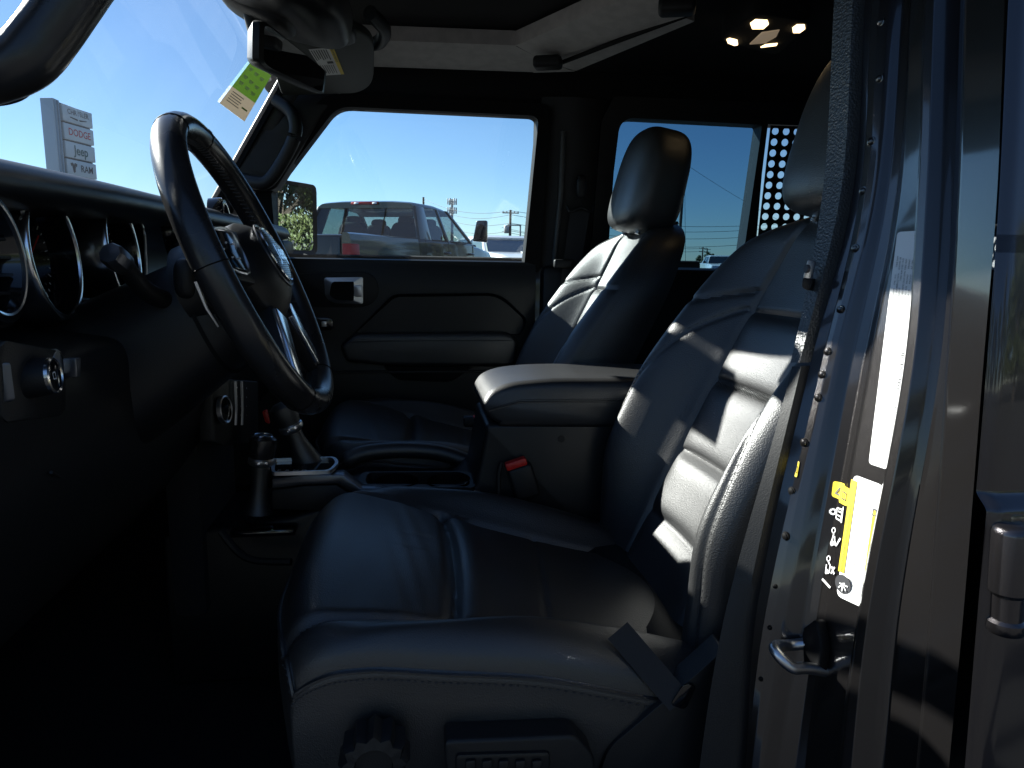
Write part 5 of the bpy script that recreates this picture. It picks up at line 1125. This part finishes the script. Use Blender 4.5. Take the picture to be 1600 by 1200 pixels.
# ---- trees behind the camera and beyond the car's tail: seen in the mirror and in the paint
random.seed(11)
LEAF = mat('leaf green', (.055, .085, .022), .55, var=((.085, .105, .03), 1.2)); LEAF2 = mat('autumn leaf', (.10, .085, .025), .55, var=((.06, .08, .02), 1.0)); BARK = mat('tree bark', (.07, .055, .04), .9, bump=('n', 20, .7, .02))
def crown_mesh(nclump, R, H, h0, leaves, size, seed, M):
    rnd = random.Random(seed); mb = MB(); V = []; Fc = []; cl = []
    for k in range(nclump):
        t = rnd.random(); a = rnd.random()*2*pi; rad = R*(.35+.65*sin(pi*min(1, .15+t*.85))**.7)*sqrt(rnd.random()); cl.append((Vector((rad*cos(a), rad*sin(a), h0+(H-h0)*t)), R*(.22+.2*rnd.random())))
    for k in range(leaves):
        c, r = cl[rnd.randrange(nclump)]; d = Vector((rnd.gauss(0, 1), rnd.gauss(0, 1), rnd.gauss(0, .8))).normalized(); p = c+d*r*(.55+.5*rnd.random()); n = (d+Vector((rnd.gauss(0, .6), rnd.gauss(0, .6), rnd.gauss(0, .6)))).normalized(); a, b = frame_of(n); s = size*(.6+.8*rnd.random()); o_ = len(V)
        V += [p-a*s-b*s*.5, p+a*s*.2-b*s*.6, p+a*s+b*s*.1, p-a*s*.1+b*s*.6]; Fc.append((o_, o_+1, o_+2, o_+3))
    mb.add((V, Fc), M); return mb, cl
protos = []
for sd_, M in ((1, LEAF), (2, LEAF2), (3, LEAF)):
    mbc, cl = crown_mesh(34, 2.6, 8.5, 1.8, 11000, .13, sd_, M)
    mt = MB(); mt.add(tube([(0, 0, 0), (.05, .02, 1.5), (.0, .1, 4), (.1, 0, 7)], [.26, .2, .14, .05], 10), BARK)
    for c, r in cl[::3]: mt.add(tube([Vector((.03, .05, c.z*.55)), Vector((.03, .05, c.z*.6)).lerp(c, .5)+Vector((0, 0, .2)), c], [.08, .05, .02], 6), BARK)
    protos.append((mt, mbc))
meshes = [(a.build('trunk').data, b.build('crown', smooth=False).data) for a, b in protos]
for ob_ in [o_ for o_ in bpy.data.objects if o_.name.split('.')[0] in ('trunk', 'crown') and o_.parent is None]: bpy.data.objects.remove(ob_)
def tree(x, y, s, k, label, group):
    o = thing('tree', label, 'tree', (x, y, 0), group); o.scale = (s, s, s*(1+.1*random.uniform(-1, 1))); o.rotation_euler.z = random.uniform(0, 6)
    for nm, me in zip(('trunk', 'crown'), meshes[k % 3]): c = bpy.data.objects.new(nm, me); COL.objects.link(c); c.parent = o
for k, (x, y, s) in enumerate([(16, -17, 1.05), (20, -20, 1.2), (24, -18, .95), (13, -21, 1.1), (28, -22, 1.25), (9, -23, 1.0), (33, -20, 1.1), (4, -25, 1.2), (38, -24, 1.2), (-3, -26, 1.1), (-10, -27, 1.15)]): tree(x, y, s, k, 'leafy tree mirrored in the dark paint of the rear door', 'trees mirrored in the paint')
for k, (x, y, s) in enumerate([(22, 7.5, .85), (25, 10.5, 1.0), (20, 11.5, .7), (27, 14, .9), (24, 4.5, .8), (29, 6, 1.0)]): tree(x, y, s, k+1, 'green tree reflected in the passenger door mirror', 'trees reflected in the door mirror')
for k, (x, d) in enumerate([(1104, 170), (1112, 180), (1092, 200), (1120, 175)]):
    p = at(x, 408, d); tree(p.x, d, .42 if k else .5, k, 'tiny far tree low in the tinted rear window', 'far trees in the rear window')
for k, (x, y, s) in enumerate([(34, 33, 1.0), (38, 27, 1.15), (43, 31, 1.1), (45, 23, 1.0), (50, 35, 1.3), (39, 38, 1.1), (52, 27, 1.2), (33, 41, 1.1)]): tree(x, y, s, k, 'dark tree mirrored in the side of the grey pickup truck', 'trees mirrored in the truck')
# hedge and a cone, in the door mirror too
rnd = random.Random(5); V = []; Fc = []
for k in range(9000):
    x = 17.5+rnd.random()*.9+rnd.gauss(0, .1); y = 2.5+rnd.random()*9; z = 2.0*rnd.random()**.8; n = Vector((rnd.gauss(-.6, .6), rnd.gauss(0, .6), rnd.gauss(.3, .6))).normalized(); a, b = frame_of(n); s = .07*(.6+.8*rnd.random()); p = Vector((x, y, z)); o_ = len(V); V += [p-a*s, p-b*s*.6, p+a*s, p+b*s*.6]; Fc.append((o_, o_+1, o_+2, o_+3))
hd = MB().add((V, Fc), LEAF).build('hedge', smooth=False); hd['label'] = 'clipped green hedge reflected in the passenger door mirror'; hd['category'] = 'hedge'
cn = MB(); cn.add(lathe([(.17, .03), (.13, .15), (.08, .42), (.03, .68), (0, .69)], (14.0, 5.9, 0), (0, 0, 1), 20), mat('cone orange', (.75, .12, .02), .5)); cn.add(bev(box((14.0, 5.9, .02), (.38, .38, .04)), .01, 1), RUB)
cn = cn.build('traffic_cone'); cn['label'] = 'small orange traffic cone reflected in the passenger door mirror'; cn['category'] = 'cone'
